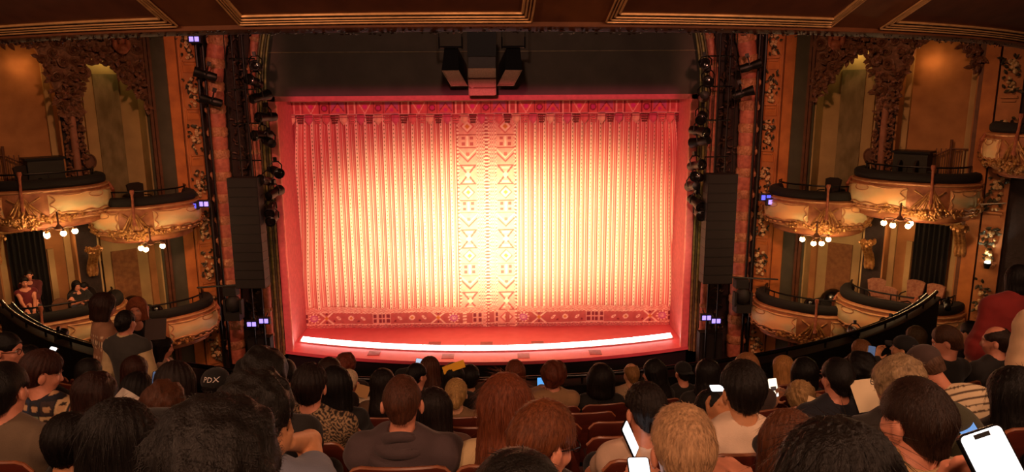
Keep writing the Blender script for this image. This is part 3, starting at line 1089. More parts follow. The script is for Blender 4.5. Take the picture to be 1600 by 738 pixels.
def opera_box(s, tc, a, b, lip, thc, label, reach=PI, hand=True, bracket=None):
    ex = 0.8

    def pt(th, out, z):
        cx, sy = math.cos(th), math.sin(th)
        t = tc-(a+out)*math.copysign(abs(cx)**ex, cx)
        n = (b+out)*abs(sy)**ex
        return W(s, t, n, z)
    prof = [(0.0, 0.0), (0.05, -0.03), (0.07, -0.08), (0.10, -0.25), (0.11, -0.42), (0.08, -0.58), (0.02, -0.70), (-0.10, -0.80), (-0.22, -0.90), (-0.30, -0.96), (-0.7, -1.0)]
    po = np.array(prof)

    def sv(th, v, e=0.0):
        """surface point: v is depth below the lip (metres, positive)"""
        out = np.interp(v, -po[:, 1], po[:, 0])
        return pt(th, out+e, lip-v)
    base = pt(PI/2, -b*0.5, lip-1.0)
    root = thing('opera_box', label, 'opera box', base, 0, 'opera boxes on the side walls')
    inv = -np.array(base)

    def B(m, nm, mt, **kw):
        m.v = [v+inv for v in m.v]
        return m.build(nm, mt, root, **kw)
    TH = np.linspace(0.0, reach, 56)
    m = MB(); m.grid(np.array([[pt(th, o_, lip+z) for o_, z in prof]+[pt(th, -0.12, lip-0.9), pt(th, -0.12, lip)] for th in TH])); B(m, 'parapet', M_shell)
    # underside and floor
    under = [pt(th, -0.65, lip-1.0) for th in TH]
    m = MB(); m.add(under, [tuple(range(len(under)))]); B(m, 'underside', M_shell, smooth=False)
    FD = 0.45
    fl_ = [pt(th, -0.1, lip-FD) for th in TH]
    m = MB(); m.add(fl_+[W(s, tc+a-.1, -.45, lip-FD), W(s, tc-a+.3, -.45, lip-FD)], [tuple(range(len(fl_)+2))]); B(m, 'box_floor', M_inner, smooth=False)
    # velvet ledge and hand rail
    m = MB(); m.grid(np.array([[pt(th, o_, lip+z) for o_, z in ((0.0, 0.0), (0.035, 0.05), (0.035, 0.15), (0.0, 0.20), (-0.10, 0.225), (-0.2, 0.20), (-0.24, 0.1), (-0.22, 0.0), (-0.14, -0.1))] for th in TH]), cv=True, cap=True)
    B(m, 'velvet_ledge', M_velvet)
    m = MB(); m.grid(np.array([[pt(th, -0.14, lip), pt(th, -0.14, lip-0.72)] for th in TH])); B(m, 'inner_lining', M_velvet)
    if hand:
        m = MB(); m.tube([pt(th, -0.20, lip+0.34) for th in TH[2:-1]], 0.022, 8)
        B(m, 'hand_rail', M_black)
        for th in np.linspace(0.12, reach-0.12, 7):
            m = MB(); m.tube([pt(th, -0.20, lip+0.2), pt(th, -0.20, lip+0.34)], 0.014, 6); B(m, 'rail_post', M_black)
    # lip and bottom mouldings
    m = MB(); m.tube([sv(th, 0.05, 0.005) for th in TH], 0.028, 8); B(m, 'lip_moulding', M_frame)
    m = MB(); m.tube([sv(th, 0.72, 0.0) for th in TH], 0.030, 8); B(m, 'belt_moulding', M_frame)
    m = MB(); m.tube([sv(th, 0.93, 0.0) for th in TH], 0.034, 8); B(m, 'base_moulding', M_pinkgilt)
    # painted cartouches either side of the centre ornament
    for c0, c1 in ((0.30, thc-0.30), (thc+0.30, min(reach-0.12, 2.98))):
        if c1-c0 < 0.2:
            continue
        m = MB()
        tq = np.linspace(c0, c1, 24)
        m.grid(np.array([[sv(th, v, 0.012) for v in np.linspace(0.13, 0.60, 8)] for th in tq]))
        B(m, 'painted_panel', M_land)
        # wavy gilt frame
        wdt = c1-c0
        pts_ = []
        for q in np.linspace(0, 1, 26):
            pts_.append((c0+wdt*q, 0.13+0.035*abs(math.sin(q*PI*3))*(0.3 if 0.3 < q < 0.7 else 1)))
        for q in np.linspace(0, 1, 12):
            pts_.append((c1-0.05*abs(math.sin(q*PI*2)), 0.13+0.47*q))
        for q in np.linspace(0, 1, 26):
            pts_.append((c1-wdt*q, 0.60-0.05*abs(math.sin(q*PI*4))))
        for q in np.linspace(0, 1, 12):
            pts_.append((c0+0.05*abs(math.sin(q*PI*2)), 0.60-0.47*q))
        m = MB(); m.tube([sv(th, v, 0.02) for th, v in pts_], 0.020, 6, closed=True); B(m, 'panel_frame', M_frame)
        # oval crest inside the upper edge
        mid_ = (c0+c1)/2
        m = MB(); m.tube([sv(mid_+0.16*math.cos(q), 0.20+0.07*math.sin(q), 0.02) for q in np.linspace(0, 2*PI, 20)[:-1]], 0.012, 6, closed=True); B(m, 'oval_crest', M_frame)
    # centre ornament: torch finial, crossed straps, fruit and leaf mass
    cth = thc
    nrm = sv(cth, .3, .2)-sv(cth, .3, 0); nrm /= np.linalg.norm(nrm)
    m = MB(); m.tube([sv(cth, 0.45, 0.05), sv(cth, 0.1, 0.06), pt(cth, 0.075, lip+0.15), pt(cth, 0.06, lip+0.30), pt(cth, 0.05, lip+0.36), pt(cth, 0.05, lip+0.42)], [0.05, 0.035, 0.028, 0.032, 0.055, 0.045], 8)
    B(m, 'torch_finial', M_pinkgilt)
    m = MB()
    for q in np.linspace(-1, 1, 7):
        m.tube([sv(cth, 0.10, 0.04), sv(cth+q*0.10, 0.32, 0.05), sv(cth+q*0.24, 0.58, 0.03)], [0.018, 0.030, 0.022], 6)
    m.tube([sv(cth-0.22, 0.16, 0.03), sv(cth, 0.38, 0.06), sv(cth+0.22, 0.16, 0.03)], 0.024, 6)
    B(m, 'strap_fan', M_gold)
    m = MB()
    def mass(th0, v0, n, dth, dv, rmin=.025, rmax=.05):
        for k in range(n):
            th = th0+RNG.normal(0, dth); v = v0+RNG.normal(0, dv)
            v = min(max(v, 0.05), 0.95); th = min(max(th, 0.02), reach-0.02)
            p = sv(th, v, 0.03+RNG.uniform(0, .05))
            if k % 3:
                m.blob(p, RNG.uniform(rmin, rmax), 6, 4)
            else:
                a_ = RNG.uniform(0, 2*PI)
                tg = sv(th+.02, v)-sv(th, v); tg /= np.linalg.norm(tg)
                leaf(m, p, tg*math.cos(a_)+np.array([0, 0, math.sin(a_)]), nrm, RNG.uniform(.08, .15), .07)
    mass(cth, 0.68, 70, 0.20, 0.07)
    mass(cth-0.42, 0.66, 22, 0.10, 0.03)
    mass(cth+0.40, 0.66, 22, 0.10, 0.03)
    mass(0.24, 0.60, 34, 0.07, 0.08)
    mass(0.5, 0.70, 16, 0.08, 0.03)
    mass(2.9, 0.60, 26, 0.07, 0.08)
    mass(cth, 0.80, 20, 0.10, 0.04)
    B(m, 'fruit_and_leaf_carving', M_gold, kind='stuff')
    for th0 in (0.12, 0.30):
        m = MB(); m.tube([sv(th0, 0.04, 0.03), sv(th0+0.05, 0.2, 0.06), sv(th0-0.04, 0.4, 0.05), sv(th0+0.03, 0.62, 0.05), sv(th0+0.06, 0.76, 0.02)], [0.03, 0.05, 0.035, 0.05, 0.03], 8)
        B(m, 'scroll_volute', M_pinkgilt)
    m = MB()
    for th in np.arange(0.55, reach-0.15, 0.16):
        if abs(th-cth) < 0.3:
            continue
        m.blob(sv(th, 0.655, 0.01), (.055, .055, .028), 8, 5)
    B(m, 'bead_row', M_frame, kind='stuff')
    if bracket is not None:                      # carved bracket on the pier under the far end
        m = MB()
        for k in range(3):
            of = (k-1)*0.075
            pa = [W(s, bracket+of, 0.62-0.55*(z/0.8)**0.6+0.06*math.sin(z*9), lip-1.0-z) for z in np.linspace(0, 0.8, 9)]
            m.tube(pa, [0.05, 0.065, 0.05, 0.045, 0.05, 0.05, 0.055, 0.06, 0.03], 8)
        for k in range(26):
            m.blob(W(s, bracket+RNG.uniform(-.16, .16), RNG.uniform(.3, .66), lip-1.0-RNG.uniform(0, .14)), RNG.uniform(.03, .06), 6, 4)
        B(m, 'carved_bracket', M_gold)
    return pt


PT = {}
for s, nm in ((-1, 'left'), (1, 'right')):
    PT[s, 'uo'] = opera_box(s, 4.72, 1.33, 1.2, 5.58, 1.92, f'upper {nm} gilded opera box farther from the stage, above the pair of lit globe lamps', bracket=5.82)
    PT[s, 'ui'] = opera_box(s, 2.48, 1.22, 1.2, 4.96, 1.95, f'upper {nm} gilded opera box beside the proscenium arch', bracket=3.86)
    PT[s, 'lo'] = opera_box(s, 4.66, 1.36, 1.2, 2.47, 1.92,
                            'lower left opera box where four people sit' if s < 0 else 'lower right opera box holding empty patterned armchairs')
    PT[s, 'li'] = opera_box(s, 2.38, 1.32, 1.2, 1.98, 1.95, f'lower {nm} opera box next to the arch with black gear inside')
PT[1, 'x'] = opera_box(1, 7.1, 0.95, 1.1, 6.75, 1.35, 'highest opera box cut by the right edge of the picture', hand=False)

# booths, chairs and gear in the boxes
M_booth = mat('dark_green_booth', '#26261d', 0.6, var=0.2)
for s, nm in ((-1, 'left'), (1, 'right')):
    bt = thing('lighting_booth', f'dark panelled booth standing in the upper {nm} opera box', 'booth', W(s, 4.55, -0.05, 5.13), 0)
    c0 = np.array(bt.location)
    m = MB(); wbox(m, s, 4.2, 4.95, -0.3, 0.2, 5.13, 6.17); m.v = [v-c0 for v in m.v]; m.build('panel_body', M_booth, bt, smooth=False)
    m = MB(); wbox(m, s, 4.15, 5.0, -0.34, 0.26, 6.17, 6.22); m.v = [v-c0 for v in m.v]; m.build('counter_top', M_black, bt, smooth=False)


def armchair(loc, rz, label, m_seat, group=None, round_back=False):
    r = thing('armchair', label, 'chair', loc, rz, group)
    r.scale = (.88, .88, .9)
    bk = MB()
    if round_back:
        a = np.linspace(0, 2*PI, 20, endpoint=False)
        V = [(0.21*math.cos(x), y, 0.74+0.24*math.sin(x)) for y in (-0.25, -0.20) for x in a]
        bk.add(V, [tuple(range(20))[::-1], tuple(range(20, 40))]+[(i, (i+1) % 20, 20+(i+1) % 20, 20+i) for i in range(20)])
    else:
        P = [(-.2, .52), (.2, .52), (.25, .98), (.12, 1.03), (-.12, 1.03), (-.25, .98)]
        V = [(x, -.24-(z-.5)*.14, z) for x, z in P]+[(x*.96, -.18-(z-.5)*.14, z) for x, z in P]
        bk.add(V, [tuple(range(6)), tuple(range(6, 12))[::-1]]+[(i, (i+1) % 6, 6+(i+1) % 6, 6+i) for i in range(6)])
    bk.build('backrest', m_seat, r, smooth=False)
    MB().box((0, 0, .45), (.48, .46, .09)).build('seat', m_seat, r, smooth=False)
    for x in (-.22, .22):
        for y in (-.2, .2):
            MB().tube([(x, y, 0), (x, y, .42)], [.014, .022], 8).build('leg', M_black, r)
        MB().tube([(x*1.1, -.22, .66), (x*1.12, .1, .67), (x*1.12, .2, .63), (x*1.05, .2, .42)], .018, 8).build('armrest', M_black, r)
    return r


M_floral = mat('faded_floral_upholstery', '#a8765c', 0.85, var=0.25, scale=16, col2='#87523f')
zl = 2.47-0.45
toC = math.atan2(9.5, 3)
for (t, n, dr, wh) in ((4.2, 0.35, 0.5, 'nearest the arch'), (4.72, 0.6, 2.6, 'turned to face the drape'), (4.85, -0.1, -0.1, 'left of the two before the drape'), (5.3, 0.0, -0.2, 'rightmost, before the drape')):
    p = W(1, t, n, zl)
    armchair(p, PI*0.25+PI/2+dr, f'floral upholstered armchair in the lower right box, {wh}', M_floral, 'armchairs in the lower right box')
for (t, n, wh) in ((4.60, 0.35, 'left'), (4.95, 0.3, 'right')):
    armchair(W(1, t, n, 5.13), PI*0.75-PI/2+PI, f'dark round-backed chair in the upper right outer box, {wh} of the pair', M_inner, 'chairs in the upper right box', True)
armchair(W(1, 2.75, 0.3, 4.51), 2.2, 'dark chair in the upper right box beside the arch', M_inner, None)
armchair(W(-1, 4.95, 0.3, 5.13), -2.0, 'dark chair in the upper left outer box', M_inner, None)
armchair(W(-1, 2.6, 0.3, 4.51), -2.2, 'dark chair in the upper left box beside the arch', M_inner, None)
armchair(W(-1, 4.75, 0.55, zl), 0.6, 'tan round-backed chair between the couples in the lower left box', mat('tan_vinyl', '#7a5034', 0.6), None, True)
for s, nm in ((-1, 'left'), (1, 'right')):
    g = thing('covered_equipment', f'black covered sound equipment heaped in the lower {nm} inner box', 'equipment', W(s, 2.6, -0.2, 1.53), 0)
    for nm2, t, n, z, r in (('cover', 2.75, -.2, 1.75, (.55, .4, .35)), ('case', 2.9, -.35, 1.95, (.35, .3, .4)), ('fixture_head', 2.45, .1, 1.9, (.16, .16, .2))):
        m = MB(); m.blob(W(s, t, n, z)-np.array(g.location), r, 14, 9); m.build(nm2, M_blackgloss if nm2 != 'cover' else M_velvet, g)
    m = MB(); m.lathe(W(s, 2.6, -0.1, 1.53)-np.array(g.location), [(.5, 0), (.5, .25), (.42, .3)], 16); m.build('stand_base', M_velvet, g)

# globe lamps under the upper boxes
M_globe = mat('lit_globe', '#fff2d0', 0.4, var=0, emit=(1.0, 0.72, 0.34), estr=26.0)


def chandelier(px, py, Y, label, offs):
    c0 = atY(px, py, Y)
    r = thing('globe_chandelier', label, 'chandelier', c0, 0, 'globe chandeliers under the boxes')
    MB().lathe((0, 0, 0.06), [(0.03, 0), (0.10, 0.03), (0.05, 0.10), (0.02, 0.14), (0.02, 0.42)], 12).build('stem', M_brown, r)
    for (dx, dz, dy) in offs:
        MB().tube([(0, 0, 0.08), (dx*0.5, dy*0.5, 0.13), (dx, dy, 0.10+dz), (dx, dy, 0.05+dz)], 0.014, 8).build('arm', M_brown, r)
        MB().lathe((dx, dy, 0.05+dz), [(0.02, -0.02), (0.045, 0), (0.04, 0.03)], 10).build('globe_holder', M_gold, r)
        m = MB(); m.blob((dx, dy, dz-0.005), 0.062, 14, 10); m.build('globe', M_globe, r)
        light('globe_bulb', 'POINT', tuple(np.array(c0)+np.array([dx, dy-0.0, dz-0.12])), 13, (1.0, 0.55, 0.24), None, 0.05)


chandelier(1275, 376, 17.1, 'four lit globes hanging under the right box beside the arch', [(-.32, .03, .05), (-.10, -.05, -.1), (.10, -.05, -.1), (.33, .02, .05)])
chandelier(1405, 350, 15.7, 'two pairs of lit globes under the right outer box', [(-.32, .02, .06), (-.20, -.01, -.1), (.15, -.03, -.1), (.29, 0, .06)])
chandelier(236, 387, 17.1, 'three lit globes hanging under the left box beside the arch', [(-.27, -.02, .05), (-.08, -.02, -.1), (.26, .03, .05)])
chandelier(93, 364, 15.7, 'two pairs of lit globes under the left outer box', [(-.33, -.03, .06), (-.22, -.04, -.1), (.15, .01, -.1), (.31, .03, .06)])
# hidden cove lamps at the heads of the upper recesses
for s in (-1, 1):
    p = W(s, 2.95, -0.22, 8.72)
    light('cove_lamp', 'POINT', tuple(p), 9, (1.0, 0.70, 0.22), None, 0.12)
    p = W(s, 4.5, -0.55, 4.25+0.6)
    light('cove_lamp', 'POINT', tuple(W(s, 4.7, -0.16, 8.35)), 6, (1.0, 0.45, 0.14), None, 0.12)
    light('cove_lamp', 'POINT', tuple(W(s, 4.4, 0.1, 4.15)), 4, (1.0, 0.5, 0.18), None, 0.1)

# ------------------------------------------------------------------ stage equipment
M_case = mat('speaker_case_black', '#0c0a09', 0.7, var=0.15, scale=10)
M_grille = mat('speaker_grille', '#14100e', 0.8, var=0.2, scale=80)
for s, nm in ((-1, 'left'), (1, 'right')):
    r = thing('line_array', f'tall black line array loudspeaker hung at the {nm} of the stage', 'loudspeaker', (s*6.38, 19.0, 2.48))
    for k in range(12):
        z = 0.125+k*0.252
        MB().box((0, 0, z), (0.80, 0.45, 0.246)).build('speaker_cabinet', M_case, r, smooth=False)
        MB().box((0, -0.232, z), (0.76, 0.02, 0.215)).build('front_grille', M_grille, r, smooth=False)
    for x in (-.3, .3):
        MB().tube([(x, 0, 3.02), (x*.8, 0, 7.4)], 0.012, 6).build('hanging_cable', M_black, r)
# centre cluster
M_tansp = mat('beige_speaker_grille', '#c8987a', 0.7, var=0.12, scale=30)
r = thing('center_speaker_cluster', 'stacked beige-fronted loudspeaker column hung above the curtain centre', 'loudspeaker', (0.0, 19.0, 7.65))
MB().box((0, 0.1, 1.25), (0.74, 0.6, 0.62)).build('upper_cabinet', M_case, r, smooth=False)
MB().box((0, 0.12, 0.80), (0.70, 0.55, 0.30)).build('joining_frame', mat('grey_brown_metal', '#3a2c24', 0.6), r, smooth=False)
for k, (z, h, a) in enumerate(((0.55, 0.24, -.12), (0.33, 0.19, -.28), (0.14, 0.19, -.42))):
    c_ = MB(); c_.box((0, 0.05+k*0.04, z), (0.66, 0.5, h), R=rotm(-a, 0, 0)); o = c_.build('speaker_cabinet', M_tansp, r, smooth=False)
    MB().box((-0.26, -0.21+k*0.05, z+0.02), (0.06, 0.012, 0.04), R=rotm(-a, 0, 0)).build('maker_badge', mat('badge', '#caa88c', 0.5), o, smooth=False)
    for x in (-.345, .345):
        MB().box((x, 0.0+k*0.04, z), (0.025, 0.45, h*.95), R=rotm(-a, 0, 0)).build('side_rail', mat('beige_rail', '#c09878', 0.5), o, smooth=False)
for x in (-.3, .3):
    MB().tube([(x, 0.1, 1.5), (x, 0.1, 3.4)], 0.012, 6).build('hanging_cable', M_black, r)
for s, nm in ((-1, 'left'), (1, 'right')):
    r = thing('hanging_loudspeaker', f'tilted beige-grilled loudspeaker hung {nm} of the centre column', 'loudspeaker', (s*0.82+0.0, 19.0, 7.85))
    m = MB()
    # wedge cabinet: grille faces down to the seats and outward
    f0 = [(-.22+s*-.02, -.18, .36), (.22+s*-.02, -.18, .36), (.22+s*.12-.0, -.02, -.0), (-.22+s*.12, -.02, -.0)]
    f0 = [(x if s < 0 else x, y, z) for x, y, z in f0]
    f0 = [(-.24-s*.10, -.2, .40), (.20-s*.10, -.2, .40), (.20+s*-.0+(-s)*-.10*0, 0.0, 0.0), (-.24+(-s)*-.10*0, 0.0, 0.0)]
    sh = -s*0.22
    f0 = [(-.22, -.2, .40), (.22, -.2, .40), (.22+sh, 0.0, 0.0), (-.22+sh, 0.0, 0.0)]
    bk = [(-.18, .35, .98), (.18, .35, .98), (.18+sh, .5, .55), (-.18+sh, .5, .55)]
    m.add(f0+bk, [(0, 3, 2, 1), (4, 5, 6, 7), (0, 1, 5, 4), (1, 2, 6, 5), (2, 3, 7, 6), (3, 0, 4, 7)])
    m.build('cabinet', M_case, r, smooth=False)
    F = np.array(f0); n_ = np.cross(F[1]-F[0], F[3]-F[0]); n_ /= np.linalg.norm(n_)
    n_ = -n_ if n_[1] > 0 else n_
    c_ = F.mean(0)
    g = MB(); g.add(np.concatenate([c_+(F-c_)*0.90+n_*0.004, c_+(F-c_)*0.86+n_*0.012]), [(4, 5, 6, 7), (0, 1, 5, 4), (1, 2, 6, 5), (2, 3, 7, 6), (3, 0, 4, 7)])
    g.build('grille', mat('tan_grille', '#c09070', 0.65, var=0.12, scale=30), r, smooth=False)
    g = MB(); g.tube([c_+(p-c_)*0.95+n_*0.01 for p in F], 0.014, 6, closed=True); g.build('grille_edge', MATS['beige_rail'], r)
    g = MB(); g.bar((-.3, .2, 1.0), (.3, .2, 1.0), 0.025)
    for x in (-.3, .3):
        g.bar((x, .2, .95), (x, .2, 1.25), 0.02); g.bar((x, .2, 1.2), (x, .2, 3.2), 0.008)
    g.build('hanging_frame', M_black, r)

# lamps on the side booms
def lamp_proto():
    r = thing('stage_spotlight', 'x', 'spotlight')
    MB().lathe((0, 0, 0), [(0.02, -.22), (.085, -.20), (.095, -.05), (.075, 0.02), (.085, .06), (.105, .20), (.11, .24), (.098, .245), (.088, .2)], 14, R=rotm(PI/2, 0, 0)).build('lamp_body', M_black, r)
    MB().lathe((0, -.205, 0), [(0.085, 0), (0.06, .012), (0.0, .016)], 12, R=rotm(PI/2, 0, 0)).build('lens', mat('dark_lens', '#1a1614', 0.15, spec=0.8), r)
    MB().tube([(-.11, 0, 0), (-.125, 0, .12), (-.06, .0, .2), (.06, 0, .2), (.125, 0, .12), (.11, 0, 0)], 0.014, 6).build('yoke', M_black, r)
    MB().box((0, 0, .24), (.06, .08, .09)).build('clamp', M_black, r)
    return r


LP = lamp_proto()
first = True
spots = {-1: ((405, 152), (418, 183), (411, 211), (421, 222), (431, 268), (417, 283), (428, 302), (424, 327), (427, 341), (401, 104), (398, 128)),
         1: ((1100, 150), (1096, 183), (1091, 205), (1095, 221), (1087, 259), (1091, 277), (1083, 291), (1086, 316), (1092, 333), (1103, 104), (1106, 126))}
ordn = ['topmost', 'second', 'third', 'fourth', 'fifth', 'sixth', 'seventh', 'eighth', 'ninth', 'tenth', 'lowest']
for s, nm in ((-1, 'left'), (1, 'right')):
    bx_ = s*6.22
    bm = thing('lamp_boom', f'black vertical pipe boom carrying the spotlights at {nm} of the arch', 'pipe boom', (s*6.35, 19.5, 0.0))
    MB().tube([(0, 0, 0), (0, 0, 10.5)], 0.03, 8).build('pipe', M_black, bm)
    MB().tube([(s*0.35, .2, 0), (s*0.35, .2, 10.5)], 0.025, 8).build('pipe', M_black, bm)
    for z in (5.9, 6.9, 7.8, 8.6):
        MB().bar((-s*0.3, 0, z), (s*0.4, 0.1, z), 0.02).build('cross_arm', M_black, bm)
    for k, (px, py) in enumerate(sorted(spots[s], key=lambda q: q[1])):
        o = LP if first else copy_tree(LP)
        first = False
        o.location = atY(px, py, 19.35)
        o.rotation_euler = (random.uniform(-.25, .35), random.uniform(-.2, .2), random.uniform(-.6, .6)+(PI if k % 3 == 2 else 0))
        o.scale = (1.35, 1.35, 1.35)
        o['label'] = f'black stage spotlight, {ordn[k]} on the {nm} lamp boom'
        o['group'] = 'spotlights on the side booms'
    for k, (px, py) in enumerate(((322, 117), (331, 158)) if s < 0 else ((1172, 104), (1160, 146))):
        o = copy_tree(LP)
        o.location = atY(px, py, 19.3)
        o.rotation_euler = (-.3, .1, s*1.2)
        o.scale = (1.25, 1.25, 1.25)
        o['label'] = f'large black spotlight before the rose roll of the {nm} arch, {"upper" if k == 0 else "lower"} one'
        o['group'] = 'spotlights before the arch'
    # black pipe and moving-light rig in the gap beside the rose pilaster
    rg = thing('side_light_rig', f'black pipe with moving lights between arch and rose pilaster, {nm} side', 'light rig', (s*7.62, 19.62, 0))
    MB().tube([(0, 0, -.5), (0, 0, 10.5)], 0.04, 8).build('pipe', M_black, rg)
    MB().tube([(-s*.14, .1, -.5), (-s*.14, .1, 10.5)], 0.035, 8).build('pipe', M_black, rg)
    cc = atY(*((365, 478) if s < 0 else (1160, 466)), 19.0)-np.array([s*7.62, 19.62, 0])
    m = MB(); m.blob(cc+np.array([0, 0, .05]), (.2, .2, .26), 14, 9); m.build('moving_head', M_case, rg)
    m = MB(); m.box(cc+np.array([0, 0, -.28]), (.42, .36, .22)); m.build('moving_base', M_case, rg)
    for x in (-.22, .22):
        m = MB(); m.box(cc+np.array([x, 0, -.02]), (.06, .2, .4)); m.build('fork_arm', M_case, rg)
    m = MB(); m.box(cc+np.array([-.05, .05, .42]), (.35, .3, .25)); m.build('power_box', M_case, rg)
    m = MB(); m.bar(cc+np.array([s*1.0, .1, .5]), cc+np.array([-s*.7, .1, .6]), .025); m.build('cross_arm', M_black, rg)
    # low black speaker on the stage corner
    p = atY(*((405, 533) if s < 0 else (1110, 532)), 19.9)
    r = thing('floor_monitor_stack', f'black loudspeaker stack at foot of the {nm} arch', 'loudspeaker', (p[0], 20.0, -0.4))
    MB().box((0, 0, .55), (.68, .3, 1.1)).build('cabinet', M_case, r, smooth=False)
    MB().box((0, -.16, .55), (.6, .02, 1.0)).build('grille', M_grille, r, smooth=False)

M_led = mat('blue_led', '#a08cff', 0.4, var=0, emit=(0.34, 0.26, 1.0), estr=1.6)
M_ledb = mat('deep_blue_led', '#4a50ff', 0.4, var=0, emit=(0.10, 0.12, 1.0), estr=1.2)
for px, py, Y, m_, lb in ((303, 61, 19.2, M_led, 'under the gallery lip at left'), (299, 322, 18.6, M_ledb, 'at the left upper box, bluer one'), (318, 319, 18.8, M_led, 'at the left upper box, paler one'),
                          (393, 507, 19.3, M_led, 'low at the left arch, outer one'), (412, 502, 19.3, M_led, 'low at the left arch, inner one'), (1197, 309, 18.6, M_ledb, 'at the right upper box, bluer one'),
                          (1208, 316, 18.5, M_led, 'at the right upper box, paler one'), (1104, 497, 19.3, M_led, 'low at the right arch, inner one'), (1119, 502, 19.3, M_led, 'low at the right arch, outer one')):
    p = atY(px, py, Y)
    r = thing('led_fixture', 'small black fixture with two violet LED squares, '+lb, 'led light', p, 0, 'violet LED fixtures')
    MB().box((0, .06, 0), (.34, .10, .2)).build('housing', M_case, r, smooth=False)
    for x in (-.07, .07):
        MB().box((x, 0, 0), (.10, .03, .12)).build('led_window', m_, r, smooth=False)
    MB().bar((0, .1, 0), (0, .4, .1), .02).build('mount_arm', M_black, r)

# small bright lamp lighting the garland of the right rose pilaster, with its shelf bar
gl = thing('garland_lamp', 'small bright white lamp below the lit garland at far right', 'lamp', W(1, 6.42, 0.30, 3.72))
MB().lathe((0, 0, 0), [(.05, -.10), (.07, -.02), (.08, .02), (.07, .03)], 12).build('lamp_body', M_black, gl)
m = MB(); m.blob((0, 0, .05), (.06, .06, .035), 10, 6); m.build('bulb', mat('white_bulb', '#ffffff', .4, var=0, emit=(1, .92, .75), estr=10), gl)
light('garland_bulb', 'SPOT', tuple(W(1, 6.42, 0.34, 3.80)), 26, (1.0, .86, .62), tuple(W(1, 6.40, 0.08, 4.9)), .04, 80, .5)
sb = thing('light_bar', 'thin pale horizontal bar above the lit garland at far right', 'bar', W(1, 6.4, 0.28, 5.12))
MB().bar((-.32, 0, 0), (.3, .0, .02), .014).build('bar_tube', mat('pale_bar', '#e0d0b0', .4), sb)
